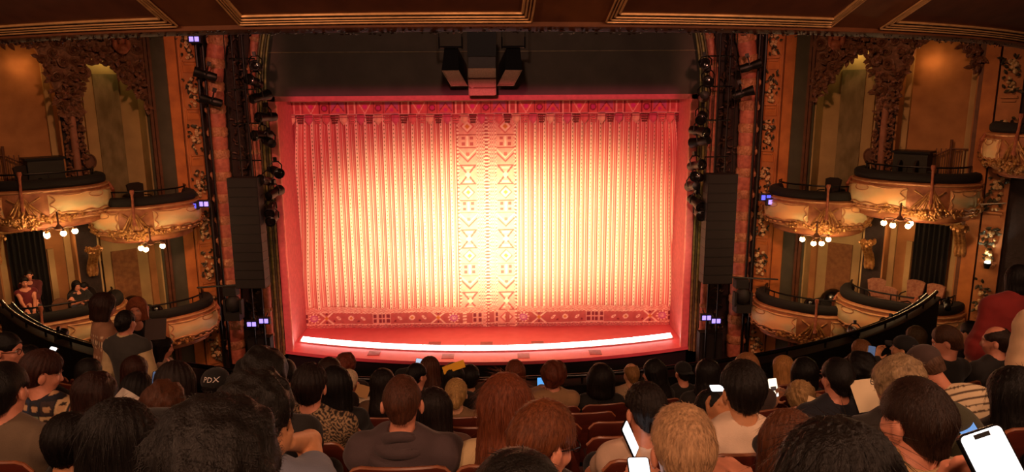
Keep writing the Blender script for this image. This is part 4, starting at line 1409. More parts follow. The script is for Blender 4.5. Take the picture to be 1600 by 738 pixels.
# ------------------------------------------------------------------ implicit-surface modelling of people
class Field:
    def __init__(self, prims, h, pad=0.03):
        lo = np.min([self.bb(p)[0] for p in prims], axis=0)-pad
        hi = np.max([self.bb(p)[1] for p in prims], axis=0)+pad
        self.h, self.lo = h, lo
        n = np.ceil((hi-lo)/h).astype(int)+2
        self.ax = [lo[i]+h*np.arange(n[i]) for i in range(3)]
        self.F = np.full(n, 0.12, np.float32)

    @staticmethod
    def bb(p):
        if p[0] == 'rc':
            a, b = np.array(p[1]), np.array(p[2])
            r = max(p[3], p[4])
            return np.minimum(a, b)-r, np.maximum(a, b)+r
        r = np.max(p[2])
        return np.array(p[1])-r, np.array(p[1])+r

    def sub(self, p, m):
        lo, hi = self.bb(p)
        sl, g = [], []
        for i in range(3):
            a = max(0, int((lo[i]-m-self.lo[i])/self.h))
            b = min(len(self.ax[i]), int((hi[i]+m-self.lo[i])/self.h)+2)
            if b <= a:
                return None, None
            sl.append(slice(a, b))
        X = self.ax[0][sl[0]][:, None, None].astype(np.float32)
        Y = self.ax[1][sl[1]][None, :, None].astype(np.float32)
        Z = self.ax[2][sl[2]][None, None, :].astype(np.float32)
        return tuple(sl), (X, Y, Z)

    @staticmethod
    def dist(p, g):
        X, Y, Z = g
        if p[0] == 'rc':
            a, b = np.array(p[1], float), np.array(p[2], float)
            sq = p[5] if len(p) > 5 else 1.0
            ab = b-a
            px, py, pz = X-a[0], (Y-a[1])*sq, Z-a[2]
            ab2 = ab*np.array([1, sq, 1])
            t = np.clip((px*ab2[0]+py*ab2[1]+pz*ab2[2])/(ab2@ab2+1e-9), 0, 1)
            d = np.sqrt((px-t*ab2[0])**2+(py-t*ab2[1])**2+(pz-t*ab2[2])**2)-(p[3]+t*(p[4]-p[3]))
            return d/(1+(sq-1)*0.6)
        c, r = p[1], p[2]
        px, py, pz = X-c[0], Y-c[1], Z-c[2]
        if len(p) > 3 and p[3] is not None:
            R = p[3]
            px, py, pz = (px*R[0, 0]+py*R[1, 0]+pz*R[2, 0], px*R[0, 1]+py*R[1, 1]+pz*R[2, 1], px*R[0, 2]+py*R[1, 2]+pz*R[2, 2])
        k0 = np.sqrt((px/r[0])**2+(py/r[1])**2+(pz/r[2])**2)
        k1 = np.sqrt((px/r[0]**2)**2+(py/r[1]**2)**2+(pz/r[2]**2)**2)+1e-6
        return k0*(k0-1)/k1

    def add(self, p, k=0.02):
        sl, g = self.sub(p, k+0.03)
        if sl is None:
            return
        d = self.dist(p, g)
        f = self.F[sl]
        h = np.maximum(k-np.abs(f-d), 0)/k
        self.F[sl] = np.minimum(f, d)-h*h*k*0.25

    def cut(self, p, k=0.01):
        sl, g = self.sub(p, k+0.03)
        if sl is None:
            return
        d = -self.dist(p, g)
        f = self.F[sl]
        h = np.maximum(k-np.abs(f-d), 0)/k
        self.F[sl] = np.maximum(f, d)+h*h*k*0.25

    def coords(self):
        return (self.ax[0][:, None, None], self.ax[1][None, :, None], self.ax[2][None, None, :])

    def mesh(self):
        F = self.F
        ins = F < 0
        n = F.shape
        A = ins[:-1, :-1, :-1]
        cnt = np.zeros([k-1 for k in n], np.int8)
        for dx in (0, 1):
            for dy in (0, 1):
                for dz in (0, 1):
                    cnt += ins[dx:n[0]-1+dx, dy:n[1]-1+dy, dz:n[2]-1+dz]
        act = (cnt > 0) & (cnt < 8)
        idx = np.full(act.shape, -1, np.int64)
        I = np.argwhere(act)
        idx[act] = np.arange(len(I))
        cor = np.array([(a, b, c) for a in (0, 1) for b in (0, 1) for c in (0, 1)])
        val = np.stack([F[I[:, 0]+c[0], I[:, 1]+c[1], I[:, 2]+c[2]] for c in cor], 1)
        pos = np.zeros((len(I), 3)); w = np.zeros(len(I))
        for e0 in range(8):
            for e1 in range(e0+1, 8):
                if np.abs(cor[e0]-cor[e1]).sum() != 1:
                    continue
                a, b = val[:, e0], val[:, e1]
                m = (a < 0) != (b < 0)
                t = np.where(m, a/(a-b+1e-12), 0)
                pos += np.where(m[:, None], cor[e0]+(cor[e1]-cor[e0])*t[:, None], 0)
                w += m
        V = self.lo+self.h*(I+pos/w[:, None])
        Q = []
        for ax in range(3):
            s0 = [slice(1, -1)]*3; s1 = [slice(1, -1)]*3
            s0[ax] = slice(0, -1); s1[ax] = slice(1, None)
            a, b = ins[tuple(s0)], ins[tuple(s1)]
            for flip, mk in ((False, a & ~b), (True, ~a & b)):
                P = np.argwhere(mk)
                off = np.ones(3, int); off[ax] = 0
                P = P+off
                u, v = [k for k in range(3) if k != ax]
                if ax == 1:
                    u, v = v, u
                q = []
                for du, dv in ((-1, -1), (0, -1), (0, 0), (-1, 0)):
                    c = P.copy(); c[:, u] += du; c[:, v] += dv
                    q.append(idx[c[:, 0], c[:, 1], c[:, 2]])
                q = np.stack(q, 1)
                Q.append(q[:, ::-1] if flip else q)
        Q = np.concatenate(Q)
        Q = Q[(Q >= 0).all(1)]
        return V, Q


def nz(X, Y, Z, f, seed):
    """cheap smooth noise"""
    r = np.random.default_rng(seed)
    o = 0
    for k in range(4):
        d = r.normal(size=3)*f
        o = o+np.sin(X*d[0]+Y*d[1]+Z*d[2]+r.uniform(0, 6))
    return o/4


def sdf_mesh(name, V, Q, paint=None):
    me = bpy.data.meshes.new(name)
    fill_mesh(me, V, Q)
    if paint is not None:
        C = paint(V[:, 0], V[:, 1], V[:, 2])
        at = me.color_attributes.new('print', 'FLOAT_COLOR', 'POINT')
        at.data.foreach_set('color', np.concatenate([C, np.ones((len(V), 1))], 1).astype(np.float32).ravel())
    return me


def head_prims(hs=1.0):
    """skin head in its own frame (facing +y, centre at mid-height)"""
    P = [('el', (0, -.012, .025), (.075, .094, .096)), ('el', (0, .026, -.035), (.060, .064, .088)), ('el', (0, .042, -.088), (.040, .044, .036)),
         ('el', (0, .074, .024), (.048, .020, .013)), ('rc', (0, .086, .004), (0, .108, -.036), .009, .014), ('el', (.034, .066, -.035), (.024, .022, .022)),
         ('el', (-.034, .066, -.035), (.024, .022, .022)), ('el', (0, .083, -.068), (.023, .013, .011))]
    E = [('el', (.086, -.014, -.018), (.011, .020, .034)), ('el', (-.086, -.014, -.018), (.011, .020, .034))]
    C = [('el', (.030, .092, .004), (.017, .014, .010)), ('el', (-.030, .092, .004), (.017, .014, .010))]
    return P, E, C


def xf(p, R, c, s=1.0):
    if p[0] == 'rc':
        return ('rc', tuple(R@(np.array(p[1])*s)+c), tuple(R@(np.array(p[2])*s)+c), p[3]*s, p[4]*s)
    return ('el', tuple(R@(np.array(p[1])*s)+c), tuple(np.array(p[2])*s), R if len(p) < 4 or p[3] is None else R@p[3])


def hand_prims(T, d, pn, curl, side):
    d = d/np.linalg.norm(d)
    pn = pn-d*(pn@d); pn /= np.linalg.norm(pn)+1e-9
    u = np.cross(d, pn)*side
    P = [('el', tuple(T+d*.045), (.042, .018, .050), np.stack([u, pn, d], 1))]
    for o, L in ((-.030, .062), (-.010, .074), (.011, .080), (.031, .070)):
        b = T+d*.082+u*o
        a = 0.25*curl
        for seg, r in ((0.45, .0092), (0.32, .0085), (0.23, .0076)):
            v = d*math.cos(a)+pn*math.sin(a)
            e = b+v*L*seg*1.05
            P.append(('rc', tuple(b), tuple(e), r+.0006, r))
            b = e; a += 0.75*curl
    b = T+d*.022+u*.034
    for v, L, r in ((u*.75+d*.6+pn*.35, .042, .0115), (u*.25+d*.9+pn*.45, .032, .0095)):
        v = v/np.linalg.norm(v); e = b+v*L
        P.append(('rc', tuple(b), tuple(e), r, r*.9)); b = e
    return P


def elbow(S, T, l1, l2, hint):
    v = T-S; L = np.linalg.norm(v)
    if L > (l1+l2)*0.995:
        T = S+v*((l1+l2)*0.995/L); v = T-S; L = np.linalg.norm(v)
    a = (l1*l1-l2*l2+L*L)/(2*L)
    hh = math.sqrt(max(0, l1*l1-a*a))
    n = v/L
    w = hint-n*(hint@n); w /= np.linalg.norm(w)+1e-9
    return S+n*a+w*hh, T


def skeleton(p):
    """joints of one person in its own frame: x right, y forward, z up, floor at 0"""
    H = p['H']; st = p.get('stand', False)
    lean = p.get('lean', 0.0)
    hd = np.array([p.get('hx', 0.0), p.get('hy', 0.0), H])
    ht = p.get('tall', 1.0)
    neckv = np.array([-p.get('hx', 0)*0.25, -0.045-0.25*lean, -.162])
    C7 = hd+neckv
    pel = np.array([0, 0.10 if not st else 0.0, 0.55 if not st else H*0.585])+np.array([-p.get('hx', 0)*0.4, -lean*0.9, 0])
    bw = p.get('bw', 1.0)
    dz = (C7-pel)/np.linalg.norm(C7-pel)
    tw = math.radians(p.get('twist', 0))
    rt = np.array([math.cos(tw), math.sin(tw), 0])
    fwd = np.array([-math.sin(tw), math.cos(tw), 0])
    sh = {}
    for nm, sg in (('L', -1), ('R', 1)):
        sh[nm] = C7+rt*sg*.165*bw+fwd*.015-dz*.075
    sk = dict(hd=hd, C7=C7, pel=pel, dz=dz, sh=sh, rt=rt, fwd=fwd, bw=bw)
    for nm, sg in (('L', -1), ('R', 1)):
        a = p.get('arm'+nm)
        if a is None:
            if st:
                T = sh[nm]+np.array([sg*.06, .10, -.50]); hint = np.array([sg*.4, -1, 0.0])
            else:
                T = np.array([sg*.07, .30+pel[1], .66]); hint = np.array([sg*.7, -.6, -.8])
            pn = np.array([0, 0, -1.0]) if not st else np.array([-sg*1.0, 0, 0]); curl = .6
        else:
            T, hint, pn, curl = np.array(a[0], float), np.array(a[1], float), np.array(a[2], float), a[3]
        E, T = elbow(sh[nm], T, .285*p.get('al', 1), .25*p.get('al', 1), hint)
        sk['arm'+nm] = (E, T, pn, curl, sg)
    return sk


def torso_prims(sk, e=0.0):
    C7, pel, dz, bw = sk['C7'], sk['pel'], sk['dz'], sk['bw']
    mid = lambda t: tuple(pel+(C7-pel)*t)
    f = sk['fwd']
    P = [('rc', mid(-.05), mid(.30), .155*bw+e, .142*bw+e, 1.35), ('rc', mid(.35), mid(.68), .142*bw+e, .158*bw+e, 1.40), ('rc', mid(.68), mid(.84), .155*bw+e, .120*bw+e, 1.5)]
    for nm in 'LR':
        s = sk['sh'][nm]
        P.append(('rc', tuple(C7+f*.01-dz*.02), tuple(s), .050+e*.8, .056+e))
    P.append(('rc', tuple(sk['sh']['L']-dz*.03), tuple(sk['sh']['R']-dz*.03), .062+e, .062+e))
    return P


def body_mesh(p, sk, h):
    P = torso_prims(sk)
    Rh = sk['Rh']; hd = sk['hd']; hs = p.get('hs', 1.0)
    HP, EP, CP = head_prims()
    P.append(('rc', tuple(sk['C7']+sk['fwd']*.012-sk['dz']*.01), tuple(Rh@np.array([0, -.012, -.075])*hs+hd), .054*hs, .050*hs))
    skin_k = [.03]*len(P)
    for q in HP:
        P.append(xf(q, Rh, hd, hs)); skin_k.append(.022)
    for q in EP:
        P.append(xf(q, Rh, hd, hs)); skin_k.append(.008)
    for nm in 'LR':
        E, T, pn, curl, sg = sk['arm'+nm]
        S = sk['sh'][nm]
        th = p.get('thin', 1.0)
        P.append(('rc', tuple(S), tuple(E), .047*th, .038*th)); skin_k.append(.03)
        P.append(('rc', tuple(E), tuple(T), .040*th, .026*th)); skin_k.append(.015)
        for q in hand_prims(T, T-E, pn, curl, -sg):
            P.append(q); skin_k.append(.006)
    if p.get('stand') or p.get('legs'):
        for q in leg_prims(p, sk, -0.012):
            P.append(q); skin_k.append(.03)
    F = Field(P, h)
    for q, k in zip(P, skin_k):
        F.add(q, k)
    for q in CP:
        F.cut(xf(q, Rh, hd, hs), .006)
    return F.mesh()


def leg_prims(p, sk, e=0.0):
    pel = sk['pel']; P = []
    for sg in (-1, 1):
        hip = pel+np.array([sg*.09, 0, -.03])
        if p.get('stand'):
            kn = np.array([sg*.10, .02, pel[2]*.53]); an = np.array([sg*.11, -.02, .08])
        else:
            kn = np.array([sg*.11, pel[1]+.42, .53]); an = np.array([sg*.11, pel[1]+.40, .09])
        P += [('rc', tuple(hip), tuple(kn), .085+e, .060+e), ('rc', tuple(kn), tuple(an), .058+e, .042+e)]
        P.append(('rc', tuple(an+np.array([0, -.02, -.04])), tuple(an+np.array([0, .16, -.05])), .036+e*.5, .032+e*.5))
    return P


def shirt_mesh(p, sk, h, cl):
    e = cl.get('e', .014)
    P = torso_prims(sk, e); K = [.035]*len(P)
    sv = cl.get('sleeve', 1.0)
    for nm in 'LR':
        E, T, pn, curl, sg = sk['arm'+nm]; S = sk['sh'][nm]
        if sv <= 0:
            continue
        t = min(1, sv)
        P.append(('rc', tuple(S), tuple(S+(E-S)*t), .056+e, .052+e*1.2)); K.append(.03)
        if sv > 1:
            t = min(1, sv-1)
            P.append(('rc', tuple(E), tuple(E+(T-E)*t), .050+e, .036+e)); K.append(.015)
    f, C7, dz = sk['fwd'], sk['C7'], sk['dz']
    if cl.get('collar'):
        for a in np.linspace(-2.6, 2.6, 13):
            q = C7-f*(.058*math.cos(a)-.015)+sk['rt']*.062*math.sin(a)+dz*(.022-.012*math.cos(a)*0)
            P.append(('el', tuple(q), (.018, .016, .022))); K.append(.015)
    if cl.get('coat'):
        P.append(('rc', tuple(sk['pel']), tuple(sk['pel']+np.array([0, 0, -.25])), .19+e, .21+e, 1.25)); K.append(.05)
    F = Field(P, h)
    for q, k in zip(P, K):
        F.add(q, k)
    X, Y, Z = F.coords()
    F.F += (cl.get('wr', .006)*nz(X, Y, Z, 16, 5)+.5*cl.get('wr', .006)*nz(X, Y, Z, 34, 9)).astype(np.float32)
    nr = cl.get('neck', .056)
    F.cut(('rc', tuple(C7+dz*.058+f*.022), tuple(C7+dz*.2+f*.03), nr, nr+.03), .008)
    F.cut(('el', tuple(C7+f*.09-dz*.02), (.06, .06, .06)), .01)
    if cl.get('scoop'):
        F.cut(('el', tuple(C7-dz*.02), (.13, .14, cl['scoop'])), .01)
    return F.mesh()


def hood_mesh(sk, h):
    """the folded-down hood: three heavy folds of cloth lying round the neck and down the back"""
    C7, f, dz, rt = sk['C7'], sk['fwd'], sk['dz'], sk['rt']
    P, K = [], []
    for drop, rad, back, lat, up in ((.00, .022, .050, .078, .050), (.050, .026, .088, .112, .030), (.100, .030, .100, .140, .005), (.155, .030, .098, .120, -.005)):
        prev = None
        for a in np.linspace(-1.65, 1.65, 17):
            c = math.cos(a)
            q = C7-f*(back*c-.01)+rt*lat*math.sin(a)+dz*(up-drop*max(0, c)**1.3-.04*math.sin(a)**2)
            if prev is not None:
                P.append(('rc', tuple(prev), tuple(q), rad, rad)); K.append(.010)
            prev = q
    F = Field(P, h)
    for q, k in zip(P, K):
        F.add(q, k)
    X, Y, Z = F.coords()
    F.F += (.004*nz(X, Y, Z, 30, 11)).astype(np.float32)
    return F.mesh()


HAIRS = {}


def hair_mesh(style, h, strands, seed=1):
    key = (style, h, strands, seed)
    if key in HAIRS:
        return HAIRS[key]
    base = style.split('+')[0]
    t = {'short': .011, 'crop': .006, 'bowl': .020, 'bob': .020, 'long': .017, 'wavy': .026, 'curly': .030, 'afro': .058, 'bun': .011, 'pony': .012, 'bald': .008, 'curlylong': .03, 'spiky': .016}[base]
    P = [('el', (0, -.014, .027), (.077+t, .096+t, .094+t*.9))]
    K = [.02]
    back = base in ('long', 'wavy', 'curlylong')
    if back:
        L = .36 if base == 'long' else .40
        P += [('rc', (0, -.045, .03), (0, -.075, -L*.62), .092+t*.3, .085+t, 1.35), ('rc', (0, -.075, -L*.62), (0, -.085, -L), .085+t, .050, 1.5)]
        K += [.04, .04]
        for sg in (-1, 1):
            P.append(('rc', (sg*.075, -.02, .02), (sg*.095, -.01, -L*.75), .030, .026+t*.4)); K.append(.03)
    if base == 'bob':
        P += [('rc', (0, -.02, .0), (0, -.025, -.085), .098, .102, 1.1)]; K.append(.04)
        for sg in (-1, 1):
            P.append(('rc', (sg*.078, .01, .02), (sg*.085, .012, -.12), .026, .028)); K.append(.03)
    if base in ('short', 'spiky', 'bun', 'pony', 'curly', 'crop', 'bald'):
        P.append(('rc', (0, -.055, .0), (0, -.062, -.06), .062+t*.5, .048)); K.append(.03)
    if base == 'bowl':
        P.append(('rc', (0, -.035, .0), (0, -.04, -.045), .085, .070, 1.1)); K.append(.03)
    if base == 'afro':
        P.append(('el', (0, -.03, .03), (.142, .15, .145))); K.append(.03)
    if base == 'bun':
        P.append(('el', (0, -.125, .0), (.036, .034, .040))); K.append(.012)
    if base == 'pony':
        P += [('rc', (0, -.11, .045), (0, -.145, -.02), .026, .034), ('rc', (0, -.145, -.02), (.01, -.12, -.20), .034, .012)]; K += [.01, .02]
    if base == 'curly':
        P.append(('el', (0, -.018, .04), (.108, .12, .105))); K.append(.02)
    F = Field(P, h)
    for q, k in zip(P, K):
        F.add(q, k)
    X, Y, Z = F.coords()
    ang = np.arctan2(X, -Y-.0)
    if base in ('long', 'bob', 'wavy', 'bowl', 'pony', 'bun'):
        wv = .5*np.sin(Z*40+1.3*np.sin(ang*3)) if base == 'wavy' else .25*np.sin(Z*9)
        F.F += (.0035*np.sin(ang*26+wv*2+2*nz(X, Y, Z, 8, seed))+(.010 if base == 'wavy' else .004)*nz(X, Y, Z, 22 if base == 'wavy' else 12, seed+3)).astype(np.float32)
    elif base in ('curly', 'afro', 'curlylong'):
        F.F += (.011*nz(X, Y, Z, 70, seed)+.009*nz(X, Y, Z, 36, seed+1)).astype(np.float32)
    else:
        F.F += (.003*nz(X, Y, Z, 60, seed)+.004*nz(X, Y, Z, 24, seed+2)).astype(np.float32)
    # face opening, ears, nape
    fz = -.028
    F.cut(('el', (0, .125, fz-.02), (.088, .085, .118)), .012)
    if base in ('short', 'bowl', 'spiky', 'bun', 'pony', 'bald', 'crop'):
        for sg in (-1, 1):
            F.cut(('el', (sg*(.092 if base != 'crop' else .088), -.002, -.035), (.036, .040, .058)), .01)
            F.cut(('el', (sg*.075, .055, -.06), (.05, .06, .075)), .01)
        nape = {'short': -.08, 'crop': -.055, 'spiky': -.075, 'bowl': -.08, 'bun': -.07, 'pony': -.07, 'bald': -.075}[base]
        F.F = np.maximum(F.F, (nape-.012*np.cos(ang*2)-Z)).astype(np.float32)
    if base == 'bald':
        F.cut(('el', (0, .035, .115), (.066, .105, .068)), .01)
    if base in ('curly', 'afro', 'bob'):
        F.F = np.maximum(F.F, ({'curly': -.075, 'afro': -.12, 'bob': -.135}[base]-Z)).astype(np.float32)
    V, Q = F.mesh()
    if strands:
        V, Q = add_strands(V, Q, strands, base, seed)
    me = sdf_mesh('hair', V, Q)
    HAIRS[key] = me
    return me


def add_strands(V, Q, n, base, seed):
    r = np.random.default_rng(seed)
    i = r.integers(0, len(Q), n)
    if base in ('short', 'crop', 'bowl', 'spiky', 'bald', 'bun'):
        cc = V[Q[i, 0]]
        i = i[~((np.abs(cc[:, 0]) > .045) & (cc[:, 2] < .012))]
        n = len(i)
    a, b, c, d = [V[Q[i, k]] for k in range(4)]
    u, v = r.uniform(size=(2, n, 1))
    p = a*(1-u)*(1-v)+b*u*(1-v)+c*u*v+d*(1-u)*v
    nr = np.cross(c-a, d-b); nr /= np.linalg.norm(nr, axis=1, keepdims=True)+1e-9
    crown = np.array([0.01, -.06, .13])
    fl = p-crown
    if base in ('long', 'wavy', 'bob', 'curlylong'):
        fl = fl/(np.linalg.norm(fl, axis=1, keepdims=True)+1e-9)*0.4
        fl[:, 2] -= 1
    else:
        fl[:, 2] -= .06
    if base in ('bun', 'pony'):
        fl = np.array([0, -.12, .03])-p
    fl = fl-nr*np.sum(fl*nr, 1, keepdims=True)
    fl /= np.linalg.norm(fl, axis=1, keepdims=True)+1e-9
    fl += r.normal(0, .25 if base in ('curly', 'afro') else .05, size=fl.shape)
    L = r.uniform(.6, 1.1, (n, 1))*{'crop': .014, 'short': .03, 'bald': .018, 'spiky': .024, 'curly': .022, 'afro': .022, 'bowl': .03, 'bun': .035, 'pony': .035}.get(base, .09)
    lift = {'crop': .5, 'short': .22, 'spiky': .34, 'curly': .45, 'afro': .5, 'bald': .2}.get(base, .06)
    w = np.cross(fl, nr); w /= np.linalg.norm(w, axis=1, keepdims=True)+1e-9
    wd = .0007
    rings = []
    for k, ww in ((0, 1), (.35, 1), (.7, .8), (1, .15)):
        c_ = p-nr*.002+fl*L*k+nr*L*lift*(k-.45*k*k)
        if base in ('curly', 'afro'):
            c_ = c_+w*.006*math.sin(k*6)
        rings.append(np.stack([c_-w*wd*ww, c_+w*wd*ww], 1))
    R = np.stack(rings, 1).reshape(n, 8, 3)
    V2 = R.reshape(-1, 3)
    o = len(V)+np.arange(n)[:, None]*8
    q = np.concatenate([o+np.array([[2*k, 2*k+1, 2*k+3, 2*k+2]]) for k in range(3)], 0)
    return np.concatenate([V, V2]), np.concatenate([Q, q])


def skinmat(c):
    k = 'skin_'+c.lstrip('#')
    if k in MATS:
        return MATS[k]
    m = mat(k, c, 0.52, var=0.07, scale=30, bump=0.05, bscale=180)
    b = m.node_tree.nodes['Principled BSDF']
    b.inputs['Subsurface Weight'].default_value = 0.0
    return m


def hairmat(c):
    l = lin(c)
    hi = tuple(min(1, x*1.25+.001) for x in l)
    return mat('hair_'+c.lstrip('#'), hi, 0.5, var=0.3, scale=14, stretch=(9, 9, 1.0), bump=0.35, bscale=26, col2=tuple(x*.55 for x in l), spec=0.22)


def clothmat(c, rough=0.85):
    return mat('cloth_'+c.lstrip('#'), c, rough, var=0.10, scale=9, bump=0.2, bscale=240, sheen=0.1)
# ------------------------------------------------------------------ people
T_DARK, T_WARM, T_TAN, T_FAIR, T_PINK = '#8a5238', '#b87850', '#c98d63', '#dba27c', '#d88f72'


def stripes(c1, c2, per, wd, ax=2, tilt=0.0):
    a, b = np.array(lin(c1)), np.array(lin(c2))

    def f(x, y, z):
        q = z*math.cos(tilt)+y*math.sin(tilt) if ax == 2 else x
        m = ((q/per) % 1) < wd
        return np.where(m[:, None], b, a)
    return f


def scribble(c1, c2, f=55, th=.18, seed=3):
    a, b = np.array(lin(c1)), np.array(lin(c2))

    def g(x, y, z):
        q = np.abs(np.sin(x*f*1.6+2.2*np.sin(z*f*.9)+y*20)*np.sin(z*f*1.4+2.5*np.sin(x*f*.8)))
        return np.where((q > th*1.7)[:, None], a, b)
    return g


def comic(x, y, z):
    pal = [np.array(lin(c)) for c in ('#2b2c3c', '#d9b98a', '#23314a', '#c9a878', '#3a2c2c', '#8d9a7a', '#b06a4a', '#1d2230')]
    i, j = np.floor(x/.075).astype(int), np.floor(z/.085).astype(int)
    k = (i*5+j*3+(i*j) % 3) % len(pal)
    C = np.array(pal)[k]
    u, v = (x/.075) % 1-.5, (z/.085) % 1-.5
    C[np.hypot(u, v*1.1) < .30] = np.array(lin('#d3a97c'))*.9
    C[(np.hypot(u, v*1.1) < .30) & (v > .12)] = np.array(lin('#33241c'))
    C[(np.abs(u) > .44) | (np.abs(v) > .44)] = np.array(lin('#1a1a22'))
    return C


def fairisle(x, y, z):
    a, b, d = [np.array(lin(c)) for c in ('#a87a5c', '#e8c8a4', '#5a3c30')]
    C = np.tile(a, (len(x), 1))
    zz = z
    band = (zz > 1.13) & (zz < 1.19)
    C[band] = b
    C[band & (((x/.035) % 1) < .45)] = d
    for z0 in (1.235, 1.10, .99, .88):
        r = np.abs(zz-z0) < .012
        C[r & (((x/.045) % 1) < .4)] = b
    return C


CL = {
    'tee': dict(sleeve=.62), 'long': dict(sleeve=2), 'hoodie': dict(sleeve=2, hood=1, e=.026, wr=.010), 'coat': dict(sleeve=2, e=.028, wr=.009, collar=1), 'tank': dict(sleeve=0, scoop=.05, e=.010),
    'shirt': dict(sleeve=1.6, collar=1, e=.02), 'knit': dict(sleeve=1.9, e=.024, wr=.007), 'loose': dict(sleeve=.85, e=.026, wr=.009),
}
M_eye = mat('eye_white', '#d8cfc4', 0.25, var=0.02)
M_iris = mat('eye_dark', '#1c120c', 0.2, var=0.02)
M_trous = [clothmat(c) for c in ('#171a24', '#221c1a', '#2a2e3a')]
M_shoe = mat('dark_shoe', '#14100e', 0.6)
PEOPLE = []
TROUS = {}


def row_hit(px, py, ye):
    d = pray(px, py)
    r = ROWC-ye
    o = EYE[:2]-np.array([0, ROWC])
    a, b, c = d[:2]@d[:2], o@d[:2], o@o-r*r
    s = (-b-math.sqrt(max(0, b*b-a*c)))/a
    s2 = (-b+math.sqrt(max(0, b*b-a*c)))/a
    s = s if s > .3 else s2
    return EYE+d*s, s


def rotz(a):
    c, s = math.cos(a), math.sin(a)
    return np.array([[c, -s, 0], [s, c, 0], [0, 0, 1]])


def build_person(p):
    """p: placed person with world head position 'hw', floor z 'fz', facing angle 'rz'"""
    H = p['hw'][2]-p['fz']
    p['H'] = H
    Rw = rotz(p['rz'])
    base = p['hw']-Rw@np.array([p.get('hx', 0), p.get('hy', 0), 0]); base[2] = p['fz']
    for nm in 'LR':                                   # hands given as world points
        k = 'hand'+nm
        if k in p:
            w = p[k]
            T = Rw.T@(np.array(w['at'])-base)
            p['arm'+nm] = (T, Rw.T@np.array(w.get('hint', (0.5 if nm == 'R' else -.5, -.4, -.8))), Rw.T@np.array(w.get('palm', (0, 0, 1.0))), w.get('curl', .7))
    sk = skeleton(p)
    for nm in 'LR':                                   # swing the elbow to where it shows
        w = p.get('hand'+nm)
        if w and 'epx' in w:
            T = np.array(p['arm'+nm][0]); S = sk['sh'][nm]
            n_ = (T-S)/np.linalg.norm(T-S)
            u_ = np.cross(n_, (0, 0, 1.0)); u_ /= np.linalg.norm(u_)
            v_ = np.cross(n_, u_)
            best = None
            for a in np.linspace(0, 2*PI, 48):
                hn = u_*math.cos(a)+v_*math.sin(a)
                E_, _t = elbow(S, T, .285, .25, hn)
                q = to_px(base+Rw@E_)
                c_ = math.hypot(q[0]-w['epx'][0], q[1]-w['epx'][1])+(200 if hn[1] < 0 else 0)
                if best is None or c_ < best[0]:
                    best = (c_, hn)
            A = p['arm'+nm]
            p['arm'+nm] = (A[0], best[1], A[2], A[3])
            sk = skeleton(p)
    sk['Rh'] = rotz(math.radians(p.get('yaw', 0)))@rotm(-math.radians(p.get('pit', 8)), math.radians(p.get('roll', 0)), 0)
    h = p['res']
    root = thing('person', p['label'], 'person', base, p['rz'], p.get('group', 'seated audience'))
    V, Q = body_mesh(p, sk, h)
    link('body', sdf_mesh('body', V, Q), skinmat(p.get('skin', T_TAN)), root)
    kind, colr = p['top'][0], p['top'][1]
    cl = dict(CL[kind]); cl.update(p.get('cl', {}))
    V, Q = shirt_mesh(p, sk, h*1.05, cl)
    paint = p.get('paint')
    me = sdf_mesh('shirt', V, Q, paint)
    sh = link(p.get('topname', 'shirt'), me, attrmat('printed_shirt_cloth', .85, .15, 200) if paint else clothmat(colr), root)
    if cl.get('hood'):
        link('hood', sdf_mesh('hood', *hood_mesh(sk, .008)), clothmat(colr), root)
    if not p.get('nolegs'):
        key = round(sk['pel'][1], 1), p.get('stand', False), round(H, 1)
        if key not in TROUS:
            LPm = leg_prims(p, sk, .008)
            F = Field(LPm, .020)
            for q in LPm:
                F.add(q, .03)
            TROUS[key] = sdf_mesh('trousers', *F.mesh())
        link_shared('trousers', TROUS[key], p.get('legs_mat') or M_trous[len(PEOPLE) % 3], root)
    hr = p.get('hair')
    Rh4 = Matrix(sk['Rh'].tolist()).to_4x4()
    hsz = p.get('hs', 1.0)
    def onhead(o, sc=1.0):
        o.matrix_local = Matrix.Translation(sk['hd'])@Rh4@Matrix.Scale(hsz*sc, 4)
        return o
    if hr:
        hv = onhead(link_shared('hair', hair_mesh(hr[0], .0075 if h < .0105 else (.010 if h < .013 else .013), p.get('strands', 0), p.get('seed', 1)), hairmat(hr[1]), root), p.get('hsc', 1.0))
    if p.get('face'):
        for sg in (-1, 1):
            e = MB(); e.blob((sg*.030, .0755, .004), .0105, 10, 7); onhead(e.build('eye', M_eye, root))
            e = MB(); e.blob((sg*.030, .0835, .004), (.0045, .004, .0045), 8, 5); onhead(e.build('iris', M_iris, root))
            e = MB(); e.tube([(sg*.015, .094, .020), (sg*.03, .096, .025), (sg*.047, .086, .020)], [.002, .0035, .0015], 6); onhead(e.build('eyebrow', hairmat(hr[1] if hr else '#2a1a12'), root))
        e = MB(); e.tube([(-.02, .092, -.068), (0, .098, -.066), (.02, .092, -.068)], [.002, .005, .002], 6); onhead(e.build('lips', mat('lips', '#a0504a', .5), root))
    if p.get('glasses'):
        e = MB()
        for sg in (-1, 1):
            e.tube([(sg*.032+.024*math.cos(a), .104-abs(math.cos(a))*.004*sg*0, .002+.019*math.sin(a)) for a in np.linspace(0, 2*PI, 16)[:-1]], .0022, 5, closed=True)
            e.tube([(sg*.056, .100, .006), (sg*.078, .05, .006), (sg*.082, -.005, .0)], .0022, 5)
        e.tube([(-.009, .106, .004), (.009, .106, .004)], .002, 5)
        onhead(e.build('glasses', M_black, root))
    if p.get('earring'):
        for sg in (-1, 1):
            e = MB(); e.blob((sg*.086, -.002, -.055), (.008, .008, .012), 8, 5); onhead(e.build('earring', M_gold, root))
    ht = p.get('cap')
